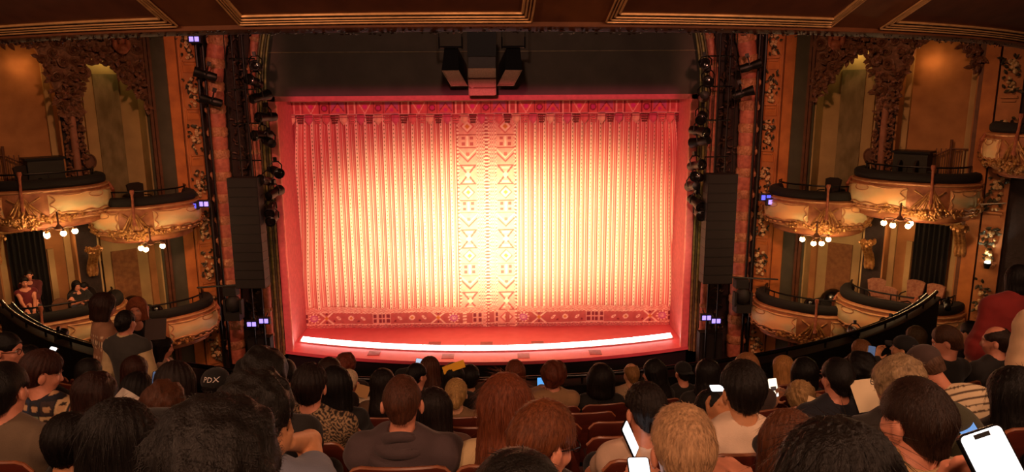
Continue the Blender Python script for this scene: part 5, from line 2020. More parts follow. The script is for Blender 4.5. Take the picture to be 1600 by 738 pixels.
    if ht:
        capm = clothmat(ht[0])
        FP = [('el', (0, -.012, .045), (.094, .114, .090))]
        F = Field(FP, h); F.add(FP[0])
        X, Y, Z = F.coords()
        F.F = np.maximum(F.F, .020-Z+.0*X+.0*Y-.03*np.clip(-Y*6, 0, 1)).astype(np.float32)
        V, Q = F.mesh()
        co = onhead(link('cap_crown', sdf_mesh('cap', V, Q), capm, root))
        b = MB()
        bd = ht[1]                               # brim direction: +1 forward, -1 backward, 0 none
        if bd:
            P = [[(math.sin(a)*.088*(1-.12*k), bd*(.075+math.cos(a)*.02+k*.075*math.cos(a*.8)), .045-.012*k-.018*abs(math.sin(a))) for k in (0, .5, 1)] for a in np.linspace(-1.25, 1.25, 14)]
            b.grid(np.array(P)); b.grid(np.array(P)[:, ::-1]-np.array([0, 0, .006]))
            onhead(b.build('cap_brim', capm, root))
        b = MB(); b.blob((0, -.012, .136), (.010, .010, .006), 8, 4); onhead(b.build('cap_button', capm, root))
        p['capobj'] = co
    p['root'], p['sk'], p['shirtobj'] = root, sk, sh
    PEOPLE.append(p)
    return p


def link_shared(name, me, m, parent):
    if not me.materials:
        me.materials.append(m)
        smooth_by_angle(me, True)
        me.update()
    o = bpy.data.objects.new(name, me)
    COL.objects.link(o)
    o.parent = parent
    o.material_slots[0].link = 'OBJECT'
    o.material_slots[0].material = m
    return o


def decal(owner, shell, text, size, x0, z0, rot, m, name='lettering', side=-1, shear=0.0, inv=None):
    """flat lettering laid onto a garment: each glyph outline is dropped onto the cloth behind it"""
    from mathutils.bvhtree import BVHTree
    cu = bpy.data.curves.new('t', 'FONT'); cu.body = text; cu.size = size; cu.align_x = 'CENTER'; cu.resolution_u = 2
    cu.space_character = 1.05
    to = bpy.data.objects.new('t', cu); COL.objects.link(to)
    dg = bpy.context.evaluated_depsgraph_get(); dg.update()
    me = bpy.data.meshes.new_from_object(to.evaluated_get(dg))
    bpy.data.objects.remove(to)
    sm = shell.data
    bv = BVHTree.FromPolygons([v.co[:] for v in sm.vertices], [p.vertices[:] for p in sm.polygons])
    c, s = math.cos(rot), math.sin(rot)
    ok = True
    for v in me.vertices:
        x, z = v.co.x*c-v.co.y*s, v.co.x*s+v.co.y*c
        X, Z = x0+(-x if side > 0 else x), z0+z
        hit = bv.ray_cast(Vector((X, side*1.0, Z)), Vector((0, -side, 0)))
        if hit[0] is None:
            v.co = (X, v.co.y*0+side*.1, Z)
        else:
            v.co = (X, hit[0].y+side*.003, Z)
    o = link(name, me, m, owner, False)
    if shell.parent == owner:
        o.matrix_local = shell.matrix_local
    return o


def phone(loc, Rm, label, w=.074, h=.15, m=None, sc=None, dark=None):
    r = thing('smartphone', label, 'phone', loc, 0, 'phones held by the audience')
    r.rotation_mode = 'QUATERNION'
    r.rotation_quaternion = Matrix(Rm.tolist()).to_quaternion()
    # local: x width, z height, screen faces -y; rounded slab
    def slab(w_, h_, y0, y1, rad):
        pts = []
        for cx, cz, a0 in ((w_/2-rad, h_/2-rad, 0), (-w_/2+rad, h_/2-rad, PI/2), (-w_/2+rad, -h_/2+rad, PI), (w_/2-rad, -h_/2+rad, 1.5*PI)):
            for a in np.linspace(a0, a0+PI/2, 5):
                pts.append((cx+rad*math.cos(a), cz+rad*math.sin(a)))
        n = len(pts)
        V = [(x, y0, z) for x, z in pts]+[(x, y1, z) for x, z in pts]
        return MB().add(V, [tuple(range(n)), tuple(range(n, 2*n))[::-1]]+[(i, n+i, n+(i+1) % n, (i+1) % n) for i in range(n)])
    slab(w, h, -.004, .004, .010).build('phone_body', M_blackgloss, r, smooth=False)
    s = slab(w-.006, h-.006, -.0052, -.004, .008).build('screen', m, r, smooth=False)
    for k, (x, z, a, b, mm) in enumerate(dark or []):
        q = MB(); q.box((x*w, -.0056, z*h), (a*w, .0006, b*h)); q.build('screen_mark', mm, s, smooth=False)
    return r


M_scr_white = mat('screen_white', '#ffffff', .3, var=0, emit=(.82, .93, 1.0), estr=1.5)
M_scr_warm = mat('screen_cream', '#fff2d8', .3, var=0, emit=(1.0, .9, .7), estr=1.3)
M_scr_blue = mat('screen_blue', '#4060a0', .3, var=0.3, scale=60, emit=(.16, .36, .75), estr=.9)
M_scr_dim = mat('screen_dim', '#20283a', .3, var=0.3, scale=60, emit=(.25, .35, .6), estr=.3)
M_scr_dark = mat('screen_mark_dark', '#101418', .4)
M_scr_mid = mat('screen_mark_grey', '#7c8aa0', .4)

# px, py: head centre; j: row (5 = by the parapet); the rest is look and pose
SEATED = [
    # ---- nearest rows
    dict(px=342, py=742, j=-2, label='person with a big mass of black curly hair, nearest at lower left', hair=('curly', '#120e0c'), top=('tee', '#1a1614'), skin=T_DARK, strands=2600, hs=.95),
    dict(px=806, py=822, j=-2, label='person whose black crown of hair just shows at bottom centre', hair=('short', '#100d0b'), top=('tee', '#15120f'), strands=1500, skin=T_WARM, hsc=1.08),
    dict(px=1298, py=768, j=-2, label='person with smooth long black hair, nearest at lower right', hair=('long', '#120d0a'), top=('long', '#15110f'), strands=2600, skin=T_WARM, hsc=1.02),
    dict(px=400, py=652, j=-1, label='person with thick dark hair raising a bare forearm to the head', hair=('curly', '#15110e'), top=('tee', '#6a6f80'), skin=T_TAN, strands=1800, hsc=1.0, cl=dict(sleeve=.3),
         handR=dict(px=450, py=692, d=.06, epx=(522, 752), palm=(-1, .2, .3), curl=.8)),
    dict(px=110, py=690, j=0, label='person with black hair and a hand resting on the head', hair=('bowl', '#120e0c'), top=('long', '#15110f'), skin=T_TAN, strands=1400,
         handR=dict(px=138, py=656, d=.10, hint=(.9, .2, -.3), palm=(-.3, -.2, -.8), curl=.5), cl=dict(sleeve=1.7)),
    dict(px=190, py=690, j=-1, label='person with long straight black hair between the raised hand and the curly head', hair=('long', '#110d0b'), top=('long', '#17120f'), skin=T_TAN, strands=1800, yaw=-4),
    dict(px=850, py=690, j=-1, label='auburn-haired man in glasses turning right, left of the blond man', hair=('short', '#6a3a20'), top=('shirt', '#2a2220'), skin=T_PINK, strands=3200, yaw=-58, pit=18, face=1, glasses=1, hsc=1.03),
    dict(px=1066, py=702, j=-1, label='man with short tousled sandy grey hair, large at lower centre right', hair=('spiky', '#b48e68'), top=('tee', '#3a342c'), skin=T_PINK, strands=4200, hs=1.10),
    dict(px=1428, py=656, j=-1, label='man with thick dark brown hair and beige collar, large at right', hair=('short', '#2a1a12'), top=('shirt', '#b08d60'), skin=T_PINK, strands=2600, hs=1.05, yaw=14, hsc=1.04),
    dict(px=1230, py=692, j=-1, label='person with brown hair in a striped top beside the nearest black hair', hair=('long', '#5a3420'), top=('tee', '#c0a080'), skin=T_PINK, strands=1400, paint=stripes('#c8a888', '#5a4634', .02, .4), yaw=-15, hs=.82),
    # ---- row 0
    dict(px=8, py=610, j=0, label='man with short black hair in a tan tee at far left', hair=('short', '#120e0c'), top=('tee', '#6a5844'), skin=T_PINK, strands=900, yaw=6, bw=1.1, hsc=1.03),
    dict(px=66, py=582, j=1, label='person with brown bob in a comic-print shirt', hair=('bowl', '#33180f'), top=('tee', '#808080'), skin=T_PINK, strands=1000, paint=comic, yaw=-40, pit=20, hx=-.05, bw=1.1, face=1, fine=.0075),
    dict(px=338, py=603, j=2, label='person in a black cap lettered in white', hair=('crop', '#120e0c'), top=('long', '#14110f'), skin=T_WARM, cap=('#100e0e', 1)),
    dict(px=629, py=629, j=0, label='man with cropped brown hair in a grey purple hoodie', hair=('crop', '#4a2a1c'), top=('hoodie', '#4a3a3c'), skin=T_PINK, strands=3000, bw=1.08),
    dict(px=790, py=638, j=0, label='woman with long wavy auburn hair and cream top', hair=('wavy', '#6e3820'), top=('long', '#d8bc8c'), skin=T_PINK, strands=3000, hsc=1.12),
    dict(px=1008, py=640, j=0, label='woman with dark hair pinned back holding a phone to her face', hair=('bun', '#1c120e'), top=('tee', '#d8b8a0'), skin=T_PINK, strands=1400, yaw=12, bw=.9, cl=dict(sleeve=.45),
         handL=dict(px=974, py=712, d=.10, epx=(915, 745), palm=(.8, .4, .2), curl=.8)),
    dict(px=1160, py=609, j=0, label='man with short black hair in a white tee', hair=('bowl', '#17110e'), top=('tee', '#e8cdb4'), skin=T_TAN, strands=1500, bw=1.05,
         handL=dict(px=1113, py=655, d=.12, hint=(-.5, .3, -1.0), palm=(.5, .6, .2), curl=.9)),
    dict(px=1308, py=591, j=1, label='man with short black hair in a navy tee, left of the white paper', hair=('short', '#15110f'), top=('tee', '#181a26'), skin=T_PINK, strands=1500, bw=1.05),
    dict(px=1402, py=600, j=0, label='woman with curly grey hair and glasses behind the white paper', hair=('curly', '#9c8260'), top=('long', '#2a2420'), skin=T_FAIR, strands=1500, glasses=1, yaw=25, hs=.95),
    dict(px=1580, py=618, j=0, label='woman with long black hair at the right edge', hair=('long', '#100c0a'), top=('long', '#1a1412'), skin=T_WARM, strands=1000, hsc=1.08),
    dict(px=1250, py=622, j=2, label='person with pale curly blond hair holding up a phone', hair=('curly', '#b08c5c'), top=('long', '#c09878'), skin=T_FAIR, strands=1400, hs=.9,
         handL=dict(px=1205, py=628, d=.25, hint=(-.7, -.2, -.9), palm=(.2, -.9, .3), curl=.7)),
    # ---- row 1
    dict(px=152, py=617, j=1, label='woman with long brown hair in a pink top, front of the standing usher', hair=('wavy', '#2a1610'), top=('tee', '#b84a48'), skin=T_PINK, strands=600, yaw=-15),
    dict(px=215, py=610, j=2, label='woman with black hair looking down at a small lit phone', hair=('bob', '#120d0b'), top=('long', '#a08064'), skin=T_TAN, strands=500, pit=25,
         handR=dict(px=228, py=634, d=-.06, hint=(.6, -.3, -.9), palm=(0, -.9, .3), curl=.6)),
    dict(px=276, py=600, j=1, label='woman with long dark hair and cream blouse filming with a phone', hair=('long', '#1c110d'), top=('loose', '#dcc09a'), skin=T_PINK, strands=700, yaw=10,
         handL=dict(px=247, py=612, d=.18, hint=(-.6, -.2, -.9), palm=(.2, -.9, .3), curl=.6)),
    dict(px=258, py=634, j=0, label='child with curly brown hair below the woman filming', hair=('curly', '#4a2a1a'), top=('tee', '#7a5240'), skin=T_PINK, strands=600, hs=.78),
    dict(px=411, py=595, j=0, label='man with thick black hair right of the lettered cap', hair=('curly', '#15110e'), top=('tee', '#16120f'), skin=T_TAN, strands=700),
    dict(px=485, py=603, j=1, label='man with bowl-cut dark hair in a black tee covered in pale lettering', hair=('bowl', '#1c110e'), top=('tee', '#808080'), skin=T_PINK, strands=1200, paint=scribble('#241c18', '#a88a66', 98, .2), bw=1.1, fine=.0075),
    dict(px=677, py=640, j=1, label='woman with long straight dark hair right of the hoodie', hair=('long', '#1a100d'), top=('long', '#5a3c30'), skin=T_TAN, strands=900),
    dict(px=1166, py=577, j=2, label='person with light brown hair just behind the white tee', hair=('short', '#8a5c38'), top=('tee', '#3a2a24'), skin=T_FAIR, strands=500),
    dict(px=1107, py=636, j=1, label='child with black hair sitting low below a lit phone', hair=('bob', '#100d0b'), top=('tee', '#1a1614'), skin=T_TAN, hs=.75, strands=300),
    dict(px=1342, py=582, j=2, label='person with big black hair behind the navy tee', hair=('curly', '#0f0c0a'), top=('long', '#15110f'), skin=T_TAN, strands=500, hsc=1.1),
    dict(px=1412, py=545, j=3, label='person in a black cap raising a phone, right side', hair=('short', '#0f0c0a'), top=('long', '#14110f'), skin=T_TAN, cap=('#0f0d0d', 1), pit=-4, yaw=30,
         handL=dict(px=1368, py=562, d=-.1, hint=(-.6, -.3, -.9), palm=(.3, -.9, .2), curl=.6)),
    dict(px=1447, py=572, j=1, label='man in a brown cap and white striped shirt bending forward', hair=('crop', '#5a4030'), top=('loose', '#e0c8a4'), skin=T_PINK, cap=('#4a3630', 1), paint=stripes('#e6cfa8', '#5a4634', .042, .26, 2, .75),
         hx=-.34, hy=.20, lean=.30, pit=38, roll=-14, yaw=14, bw=1.15, fine=.0085),
    # ---- row 2
    dict(px=12, py=546, j=2, label='person in glasses in profile at the far left edge', hair=('short', '#100d0b'), top=('long', '#14110f'), skin=T_PINK, yaw=-75, face=1, glasses=1),
    dict(px=46, py=562, j=3, label='person with black hair beside the profile in glasses', hair=('bob', '#0f0c0a'), top=('long', '#110f0e'), skin=T_TAN),
    dict(px=141, py=583, j=3, label='person with long black hair in front of the patterned sweater', hair=('long', '#15100d'), top=('long', '#1a1412'), skin=T_TAN, strands=300),
    dict(px=213, py=580, j=3, label='woman with reddish brown hair in front of the usher vest', hair=('long', '#33180f'), top=('long', '#3a241c'), skin=T_TAN, strands=300),
    dict(px=447, py=585, j=3, label='person with dark hair in a grey striped top', hair=('short', '#140f0d'), top=('tee', '#50443e'), skin=T_PINK, paint=stripes('#51433c', '#8f7a68', .022, .35), strands=300),
    dict(px=524, py=604, j=2, label='woman with long black hair in black beside the patterned tee', hair=('long', '#100c0b'), top=('long', '#120f0e'), skin=T_TAN, strands=400, hsc=1.1),
    dict(px=599, py=600, j=3, label='woman with long black hair in a brown top left of the cropped brown head', hair=('long', '#170f0c'), top=('long', '#6a4c34'), skin=T_TAN, strands=400),
    dict(px=713, py=616, j=3, label='woman with braided blond hair', hair=('pony', '#b08a54'), top=('long', '#8a6a4a'), skin=T_FAIR, strands=600, hsc=1.06),
    dict(px=939, py=594, j=4, label='woman with big dark hair in a black coat, centre right', hair=('bob', '#17100d'), top=('coat', '#14110f'), skin=T_TAN, strands=500, hsc=1.25),
    dict(px=1104, py=585, j=3, label='woman with long black hair right of the backward cap', hair=('long', '#130e0c'), top=('long', '#1a1513'), skin=T_TAN, strands=300),
    dict(px=1256, py=583, j=3, label='person with black hair right of the small blonde', hair=('bob', '#0f0c0a'), top=('long', '#110f0e'), skin=T_TAN, hsc=1.1),
    dict(px=1478, py=533, j=2, label='person with brown hair looking down at right', hair=('short', '#4a3020'), top=('long', '#15120f'), skin=T_PINK, yaw=40, pit=25, face=1),
    dict(px=1556, py=533, j=2, label='balding man in dark clothes at the right', hair=('bald', '#2a1c14'), top=('tee', '#1c1816'), skin=T_PINK, yaw=30),
    # ---- row 3
    dict(px=516, py=583, j=3, label='person with brown hair behind the bowl cut', hair=('long', '#2a1710'), top=('long', '#2a1d18'), skin=T_TAN),
    dict(px=546, py=597, j=4, label='white-haired man in a white shirt', hair=('crop', '#d8c0a0'), top=('shirt', '#e0cdb0'), skin=T_PINK, strands=400, hs=1.05),
    dict(px=734, py=590, j=5, label='person with round dark hair in black, right of the blond braid', hair=('bowl', '#17100d'), top=('long', '#120f0e'), skin=T_TAN, hsc=1.08),
    dict(px=866, py=589, j=4, label='person with auburn curly hair in a tan coat at a blue-lit phone', hsc=1.12, hair=('curly', '#5e2c1a'), top=('coat', '#a07a54'), skin=T_PINK, yaw=-35, face=1, strands=600,
         handL=dict(px=846, py=610, d=.1, hint=(-.6, -.3, -.9), palm=(.2, -.9, .3), curl=.6)),
    dict(px=1021, py=583, j=4, label='woman with dark wavy hair and earrings in profile to the left', hair=('wavy', '#15100e'), top=('long', '#1a1715'), skin=T_PINK, yaw=55, face=1, earring=1),
    dict(px=1222, py=575, j=4, label='small blonde woman with straight hair at right of the white phone', hair=('long', '#b07c44'), top=('long', '#6a4a30'), skin=T_FAIR, strands=300),
    dict(px=1516, py=521, j=3, label='man with dark hair in black, left of the balding man', hair=('short', '#120e0c'), top=('long', '#100e0d'), skin=T_TAN),
    dict(px=1345, py=549, j=4, label='person with light brown hair before the rail at right', hair=('bob', '#7a5030'), top=('long', '#2a1f1a'), skin=T_PINK),
    # ---- rows by the parapet
    dict(px=652, py=587, j=4, label='man with black hair turning right behind the cropped brown head', hair=('short', '#100c0b'), top=('tee', '#1a1513'), skin=T_PINK, yaw=-40, face=1),
    dict(px=986, py=585, j=5, label='man with thinning sandy hair by the dark wavy hair', hair=('bald', '#8a6238'), top=('loose', '#c8a884'), skin=T_FAIR, yaw=10),
    dict(px=1067, py=583, j=5, label='man in a backward black cap', hair=('crop', '#1c1410'), top=('long', '#14110f'), skin=T_PINK, cap=('#0f0d0d', -1)),
    dict(px=805, py=581, j=5, label='person with short reddish hair by the parapet, centre', hair=('bob', '#6a3420'), top=('long', '#3a221a'), skin=T_PINK),
    dict(px=708, py=588, j=4, label='person with black hair under the yellow folded programme', hair=('bob', '#100c0b'), top=('long', '#15110f'), skin=T_TAN),
    dict(px=672, py=576, j=5, label='person with brown hair by the parapet holding up a phone', hair=('long', '#4a2818'), top=('long', '#14110f'), skin=T_PINK,
         handL=dict(px=656, py=578, d=.1, hint=(-.6, -.2, -.9), palm=(.2, -.9, .3), curl=.6)),
    dict(px=540, py=572, j=5, label='person with reddish hair by the parapet behind the white-haired man', hair=('curly', '#6a3020'), top=('long', '#2a1a14'), skin=T_PINK),
    dict(px=1430, py=527, j=4, label='person with dull blond hair just below the right rail', hair=('bob', '#4a3a24'), top=('long', '#17120f'), skin=T_TAN),
]
for i, q in enumerate(SEATED):
    ye = row_y(q['j'])+0.08
    hw, sdist = row_hit(q['px'], q['py'], ye)
    fz = row_floor(q['j'])
    Hh = hw[2]-fz
    q['fz'] = fz if 1.02 < Hh < 1.36 else (hw[2]-1.02 if Hh <= 1.02 else hw[2]-1.36)
    q['hw'] = hw
    q['rz'] = math.atan2(hw[0], 21-hw[1])+math.radians(q.get('byaw', 0))
    q['res'] = .0085 if q['j'] <= -1 else (.0105 if q['j'] == 0 else (.0125 if q['j'] <= 2 else .0155))
    if 'handL' in q or 'handR' in q:
        q['res'] = min(q['res'], .0085 if q['j'] <= 1 else .010)
    q['res'] = q.get('fine', q['res'])
    q['seed'] = i+2
    for k in ('handL', 'handR'):
        if k in q:
            w = q[k]
            w['at'] = EYE+pray(w['px'], w['py'])*(sdist+w['d'])
    q['dist'] = sdist
    q['bw'] = q.get('bw', 1.0)*(0.92 if q['hair'][0] in ('long', 'wavy', 'bun', 'bob', 'pony') else 1.0)
    build_person(q)
    q['Hreal'] = Hh
BY = {p['label']: p for p in PEOPLE}


def find(s):
    return next(p for p in PEOPLE if s in p['label'])


# lettering on clothes
M_white_print = mat('white_print', '#e8e0d8', .7, var=.05)
M_tan_print = mat('tan_print', '#c8a67c', .7, var=.05)
p = find('cap lettered')
decal(p['root'], p['capobj'], 'PDX', .050, .018, .055, -.03, M_white_print)
p = find('comic-print')
p_sh = p['shirtobj']
decal(p['root'], p_sh, 'MARVEL', .075, 0.03, p['sk']['C7'][2]-.20, .12, M_white_print)
p = find('pale lettering')
decal(p['root'], p['shirtobj'], 'STONE', .060, -.115, p['sk']['C7'][2]-.10, .55, M_tan_print)

# ------------------------------------------------------------------ standing people
STAND = [
    dict(px=163, py=479, Y=7.3, h=1.62, label='standing woman with long brown hair in a patterned brown knit sweater', hair=('bob', '#2e1a12'), hsc=1.12, top=('knit', '#8a5f48'), skin=T_PINK, face_to=(0.75, 0.55), paint=fairisle, topname='sweater', bw=1.0, glasses=1, pit=12, cl=dict(coat=1)),
    dict(px=197, py=504, Y=7.0, h=1.56, label='standing usher in a grey vest over a cream shirt, seen from behind', hair=('bun', '#1a1310'), top=('shirt', '#d8bc8c'), skin=T_PINK, face_to=(0.15, 1), cl=dict(sleeve=1.95)),
    dict(px=214, py=483, Y=7.8, h=1.60, label='standing woman with red blond hair in black, facing the usher', hair=('bob', '#8a4a2c'), top=('long', '#100e0d'), skin=T_PINK, face_to=(.22, -1), face=1, pit=6),
    dict(px=256, py=543, Y=7.6, h=1.30, label='girl with long dark hair in a pale top by the left rail', hair=('wavy', '#1c120e'), top=('tee', '#b08a74'), skin=T_PINK, face_to=(1, .3), hs=.88, cl=dict(sleeve=.7), bw=.85),
    dict(px=1590, py=437, Y=6.3, h=1.62, label='standing person in a red jacket at the right edge', hair=('bob', '#120e0c'), top=('coat', '#8c1f1a'), skin=T_TAN, face_to=(-.1, 1), bw=1.05, hx=.16, lean=0.0, topname='jacket'),
    dict(px=1650, py=446, Y=4.4, h=1.62, label='standing person in a cream blouse cut by the right edge', hair=('long', '#1c120e'), top=('loose', '#dcb890'), skin=T_PINK, face_to=(-.2, 1), bw=1.1, cl=dict(sleeve=1.0)),
]
for i, q in enumerate(STAND):
    hw = atY(q['px'], q['py'], q['Y'])
    q['hw'] = hw
    q['fz'] = hw[2]-(q['h']-.12)
    q['stand'] = True
    q['rz'] = math.atan2(-q['face_to'][0], q['face_to'][1])
    q['res'] = .0115
    q['seed'] = 80+i
    q['group'] = 'people standing in the aisles'
    q['strands'] = 300
    q['dist'] = hw[1]
    build_person(q)
# the usher's vest: a sleeveless shell over the shirt
p = find('standing usher in')
V, Q = shirt_mesh(p, p['sk'], .0115, dict(sleeve=0, e=.028, wr=.004, neck=.075))
link('vest', sdf_mesh('vest', V, Q), clothmat('#3f3c38'), p['root'])

# four people in the lower left box
BOXP = [
    dict(px=38, py=441, label='woman in a dark red dress sitting in the lower left box', hair=('bun', '#17100d'), top=('tank', '#6a1a20'), skin=T_PINK, face_to=(.8, -.9), Y=16.6, legs_mat=clothmat('#15100f')),
    dict(px=45, py=430, label='bearded man behind the woman in red in the box', hair=('short', '#17100d'), top=('shirt', '#5a1c20'), skin=T_PINK, face_to=(.7, -1), Y=16.85, beard=1),
    dict(px=120, py=447, label='dark-haired woman in black at the right of the left box', hair=('long', '#140e0c'), top=('tank', '#120e0d'), skin=T_PINK, face_to=(.8, -.7), Y=17.3),
    dict(px=131, py=449, label='person in black looking at a phone in the left box', hair=('short', '#120e0c'), top=('tee', '#14110f'), skin=T_PINK, face_to=(-.2, -1), Y=17.45, pit=20),
]
for i, q in enumerate(BOXP):
    hw = atY(q['px'], q['py'], q['Y'])
    q['hw'] = hw; q['fz'] = max(2.02, hw[2]-1.3)
    q['rz'] = math.atan2(-q['face_to'][0], q['face_to'][1])
    q['res'] = .016; q['seed'] = 95+i; q['face'] = 1; q['group'] = 'people in the lower left box'
    build_person(q)
    armchair((hw[0], hw[1], q['fz']), q['rz'], f'dark box chair under the {q["label"]}'.replace('sitting in the lower left box', 'in red').replace('at the right of the left box', 'in the left box').replace(' in the left box', ''), M_inner, 'occupied chairs in the left box', True)

# ------------------------------------------------------------------ phones, papers, small things
def face_cam(p, tilt=0.0, roll=0.0, yaw=0.0):
    """frame whose -y looks back along the seats toward the viewer"""
    return rotz(yaw)@rotm(tilt, 0, 0)@rotm(0, roll, 0)


def ph(px, py, s, label, m, tilt=-.5, roll=0.0, yaw=0.0, w=.074, h=.15, dark=None):
    return phone(EYE+pray(px, py)*s, face_cam(None, tilt, roll, yaw), label, w, h, m, dark=dark)


hd = lambda t: find(t)['dist']
ph(1566, 750, 1.12, 'large bright white phone screen held at lower right', M_scr_white, -.55, -.28, 0, .078, .160, [(0, .44, .36, .045, M_scr_dark), (-.25, -.20, .09, .04, M_scr_mid)])
ph(1510, 670, 2.5, 'dim blue phone just above the large white phone', M_scr_blue, -.95, -.1, 0)
ph(984, 686, hd('pinned back')-.10, 'bright phone held at the cheek of the woman with pinned hair', M_scr_white, -.35, -.22, 1.05)
ph(1001, 748, 2.35, 'white phone screen lying low between the blond man and pinned hair', M_scr_white, -1.0, 0, 0)
ph(1208, 606, hd('pale curly blond')+.24, 'upright cream phone screen raised by the curly blond person', M_scr_warm, -.3, -.1, 0, .074, .15, [(0, -.05, .6, .22, M_scr_mid), (0, -.40, .75, .12, M_scr_white)])
ph(247, 600, hd('filming')+.18, 'phone filming the stage, left aisle', M_scr_dim, -.3, .05, 0, .074, .15, [(0, .3, .6, .1, M_scr_white), (.1, -.05, .7, .12, M_scr_white), (-.1, -.3, .5, .1, M_scr_white)])
ph(225, 630, hd('small lit phone')-.06, 'small phone with blue picture in a lap at left', M_scr_blue, -.6, .1, 0, .07, .09)
ph(654, 571, hd('parapet holding')+.1, 'pale blue phone raised before the stage', mat('screen_paleblue', '#a0c0e0', .3, emit=(.5, .7, .95), estr=.8), -.2, .15, 0)
ph(845, 602, hd('blue-lit')+.1, 'blue-lit phone beside the auburn curls', mat('screen_bright_blue', '#3080d0', .3, var=.3, scale=90, emit=(.1, .4, .9), estr=1.0), -.6, 0, 0)
ph(1127, 608, hd('white tee')+.5, 'phone lying flat with white screen left of the white tee', M_scr_white, -1.35, PI/2, 0, .06, .12)
ph(1361, 553, hd('black cap raising')-.12, 'dark phone raised by the person in black cap, right', M_scr_dim, -.3, .2, 0)
ph(80, 551, 5.3, 'small bright phone glowing low in the left rows', M_scr_white, -.8, .3, 0, .06, .09)


def sheet(px, py, s, w, h, tilt, roll, label, c, cat='paper', name='paper_sheet'):
    m = MB()
    nx = 8
    P = [[(x, -.012*math.sin((x/w+.5)*PI)+.0, z) for z in (-h/2, 0, h/2)] for x in np.linspace(-w/2, w/2, nx)]
    m.grid(np.array(P)); m.grid((np.array(P)+np.array([0, .0015, 0]))[:, ::-1])
    o = m.build(name, mat('paper_'+c.lstrip('#'), c, .8, var=.04), None, True, label=label, cat=cat)
    o.location = EYE+pray(px, py)*s
    o.rotation_euler = (tilt, roll, 0)
    return o


sheet(1357, 618, hd('navy tee')-.15, .17, .19, -.7, -.12, 'white paper sheet held up beside the navy tee', '#e8d2ac')
sheet(1272, 634, hd('pale curly blond')-.3, .12, .10, -.6, .5, 'small cream paper by the pale curly hair', '#e0c498')
sheet(709, 574, hd('yellow folded')-.1, .22, .075, -.5, -.35, 'yellow folded programme above a black-haired head', '#f0b22a', 'programme', 'folded_programme')
sheet(566, 612, hd('white-haired')-.1, .13, .12, -.7, .3, 'cream paper bag in front of the white-haired man', '#c89a64', 'paper bag', 'paper_bag')
sheet(197, 624, 4.2, .12, .09, -.8, .6, 'white paper by the pink top at left', '#e0d8cc')
sheet(243, 515, 7.3, .22, .22, -.5, -.1, 'framed souvenir board held by the standing women', '#3a2a24', 'board', 'souvenir_board')

# hands gripping the large white phone (its owner sits just outside the frame)
pw = EYE+pray(1566, 750)*1.12
own = dict(px=1690, py=700, j=-2, label='person cut by the right edge, hands round the large white phone', hair=('long', '#33190f'), top=('long', '#3a241c'), skin=T_PINK, strands=800)
hw = np.array([pw[0]+.36, 1.15, 7.02])
own.update(hw=hw, fz=row_floor(-2), rz=.35, res=.0075, seed=70, dist=1.0)
own['handL'] = dict(at=pw+np.array([.0, .06, -.16]), hint=(-.5, -.6, -.9), palm=(.75, .5, .1), curl=.75)
own['handR'] = dict(at=pw+np.array([.065, .04, -.165]), hint=(.7, -.5, -.9), palm=(-.8, .5, .1), curl=.75)
build_person(own)
# ------------------------------------------------------------------ theatre seats
M_wood = mat('red_brown_seat_wood', '#5a2418', 0.38, var=0.22, scale=4, stretch=(1, 1, 6), col2='#411910', bump=0.05, bscale=30)
M_edge = mat('pale_seat_edge', '#9a5a38', 0.35, var=0.2, scale=12)  # lighter than the wood, along the top of each back
M_plush = mat('dark_red_plush', '#3a1412', 0.9, var=0.2, scale=25, bump=0.2, bscale=200)
M_iron = mat('dark_iron', '#1a1412', 0.5, 0.5)


def seat_proto():
    r = thing('theatre_seat', 'x', 'seat')
    # curved plywood back with rounded top corners; its rear face is what the row behind sees
    xs_ = np.linspace(-.225, .225, 15)
    P, Q = [], []
    for x in xs_:
        e = max(0, abs(x)-.165)/.06
        top = .94-.05*e*e
        yb = -.10-.028*(1-(x/.225)**2)
        P.append([(x, yb+.00, .40), (x, yb-.02, .60), (x, yb-.05, .80), (x, yb-.075, top-.012), (x, yb-.072, top), (x, yb-.055, top+.002), (x, yb-.048, top-.012), (x, yb+.0, .70), (x, yb+.05, .40)])
    MB().grid(np.array(P), cv=True, cap=True).build('back', M_wood, r)
    MB().tube([(x, -.10-.028*(1-(x/.225)**2)-.064, .943-.05*(max(0, abs(x)-.165)/.06)**2) for x in xs_], .009, 6).build('top_edge', M_edge, r)
    m = MB(); m.box((0, .14, .42), (.44, .42, .10)); m.build('cushion', M_plush, r)
    for x in (-.25, .25):
        MB().box((x, .08, .62), (.045, .36, .03)).build('armrest', M_wood, r)
        MB().box((x, .06, .30), (.03, .12, .62)).build('stand', M_iron, r)
    return r


SP = seat_proto()
used = False


def place_seat(ye, ang, fz, label, group):
    global used
    o = SP if not used else copy_tree(SP)
    used = True
    p = arc(ye, ang, fz)
    o.location = p
    o.rotation_euler = (0, 0, ang)
    o['label'] = label
    o['group'] = group
    return o


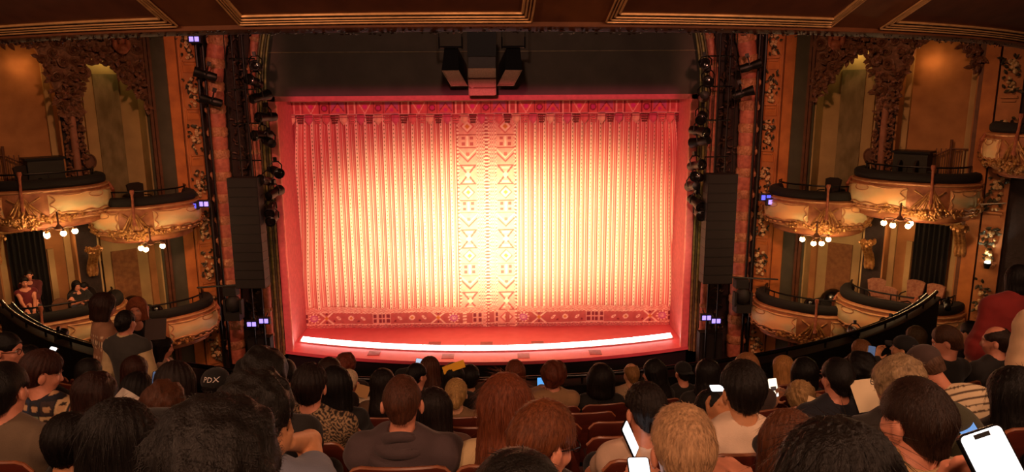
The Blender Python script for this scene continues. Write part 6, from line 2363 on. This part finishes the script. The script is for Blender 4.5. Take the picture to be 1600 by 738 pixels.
rown = {-2: 'nearest', -1: 'second nearest', 0: 'third nearest', 1: 'fourth nearest', 2: 'fifth nearest', 3: 'sixth nearest', 4: 'second from the parapet', 5: 'front, by the parapet'}
cnt = 0
for j in range(-1, 6):
    ye = row_y(j)+0.08
    r = ROWC-ye
    occ = []
    for p in SEATED:
        if p['j'] == j:
            a = math.atan2(p['hw'][0], ROWC-p['hw'][1])
            occ.append((a, p))
    occ.sort(key=lambda t: t[0])
    pitch = .505/r
    lim = (math.atan2(EYE[0]-(ye+1.0)*.80, r), math.atan2(EYE[0]+(ye+1.0)*.80, r))
    for i, (a, p) in enumerate(occ):
        if i and a-occ[i-1][0] < pitch*.8 and occ[i-1][1].get('seat'):
            continue
        p['seat'] = True
        lb = p['label'].split(',')[0]
        ws = ('wooden theatre seat of the '+lb).split()[:16]
        place_seat(ye, a, row_floor(j), ' '.join(ws), 'occupied theatre seats')
    # empty seats fill the gaps
    marks = [lim[0]-pitch]+[a for a, p in occ if p.get('seat')]+[lim[1]+pitch]
    for i in range(len(marks)-1):
        a0, a1 = marks[i], marks[i+1]
        n = int(round((a1-a0)/pitch))-1
        if n <= 0:
            continue
        for k in range(n):
            a = a0+(a1-a0)*(k+1)/(n+1)
            if abs(a-a0) < pitch*.8 or abs(a-a1) < pitch*.8:
                continue
            nb = [p for aa, p in occ if abs(aa-a0) < 1e-6]
            nbr = [p for aa, p in occ if abs(aa-a1) < 1e-6]
            ref = nb[0] if nb else (nbr[0] if nbr else None)
            od = ['first', 'second', 'third', 'fourth', 'fifth', 'sixth', 'seventh', 'eighth', 'ninth', 'tenth', 'eleventh', 'twelfth'][min(11, k)]
            cnt += 1
            where = (' right of the '+' '.join(nb[0]['label'].split(',')[0].split()[:6])) if nb else ' from the left end'
            place_seat(ye, a, row_floor(j), ' '.join((f'empty seat, {rown[j].split(",")[0]} row, {od}'+where).split()[:16]), 'empty theatre seats')

# black lamps clamped on the parapet rail
for k, (px, py) in enumerate(((28, 505), (48, 518), (95, 528), (22, 520), (1335, 520), (1390, 508), (1452, 492), (1480, 478))):
    p, sd = row_hit(px, py, 7.9)
    o = copy_tree(LP)
    o.location = p
    o.rotation_euler = (random.uniform(-.3, .3), 0, random.uniform(-.6, .6)+PI)
    o.scale = (.62, .62, .62)
    o['label'] = f'black lamp clamped to the {"left" if k < 4 else "right"} parapet rail, {["first", "second", "third", "fourth"][k % 4]} in the cluster'
    o['group'] = 'lamps on the parapet rail'

# dark bags
for px, py, s_, sz, lb in ((262, 655, 2.9, (.19, .08, .05), 'black quilted bag on the seat top below the child'), (1455, 690, 2.6, (.20, .12, .16), 'olive green coat heaped on a seat at lower right'), (1212, 695, 2.9, (.10, .07, .06), 'black bag on a seat behind the white tee')):
    r_ = [('el', (0, 0, 0), sz)]
    F = Field(r_, .012); F.add(r_[0])
    X, Y, Z = F.coords()
    F.F += (.010*nz(X, Y, Z, 18, 4)+.006*nz(X, Y, Z, 40, 7)).astype(np.float32)
    o = link('cloth_bag' if 'bag' in lb else 'folded_coat', sdf_mesh('bag', *F.mesh()), clothmat('#141210' if 'black' in lb else ('#3a3820' if 'olive' in lb else '#7a5236')), None, True, label=lb, cat='bag' if 'bag' in lb else 'coat')
    o.location = EYE+pray(px, py)*s_
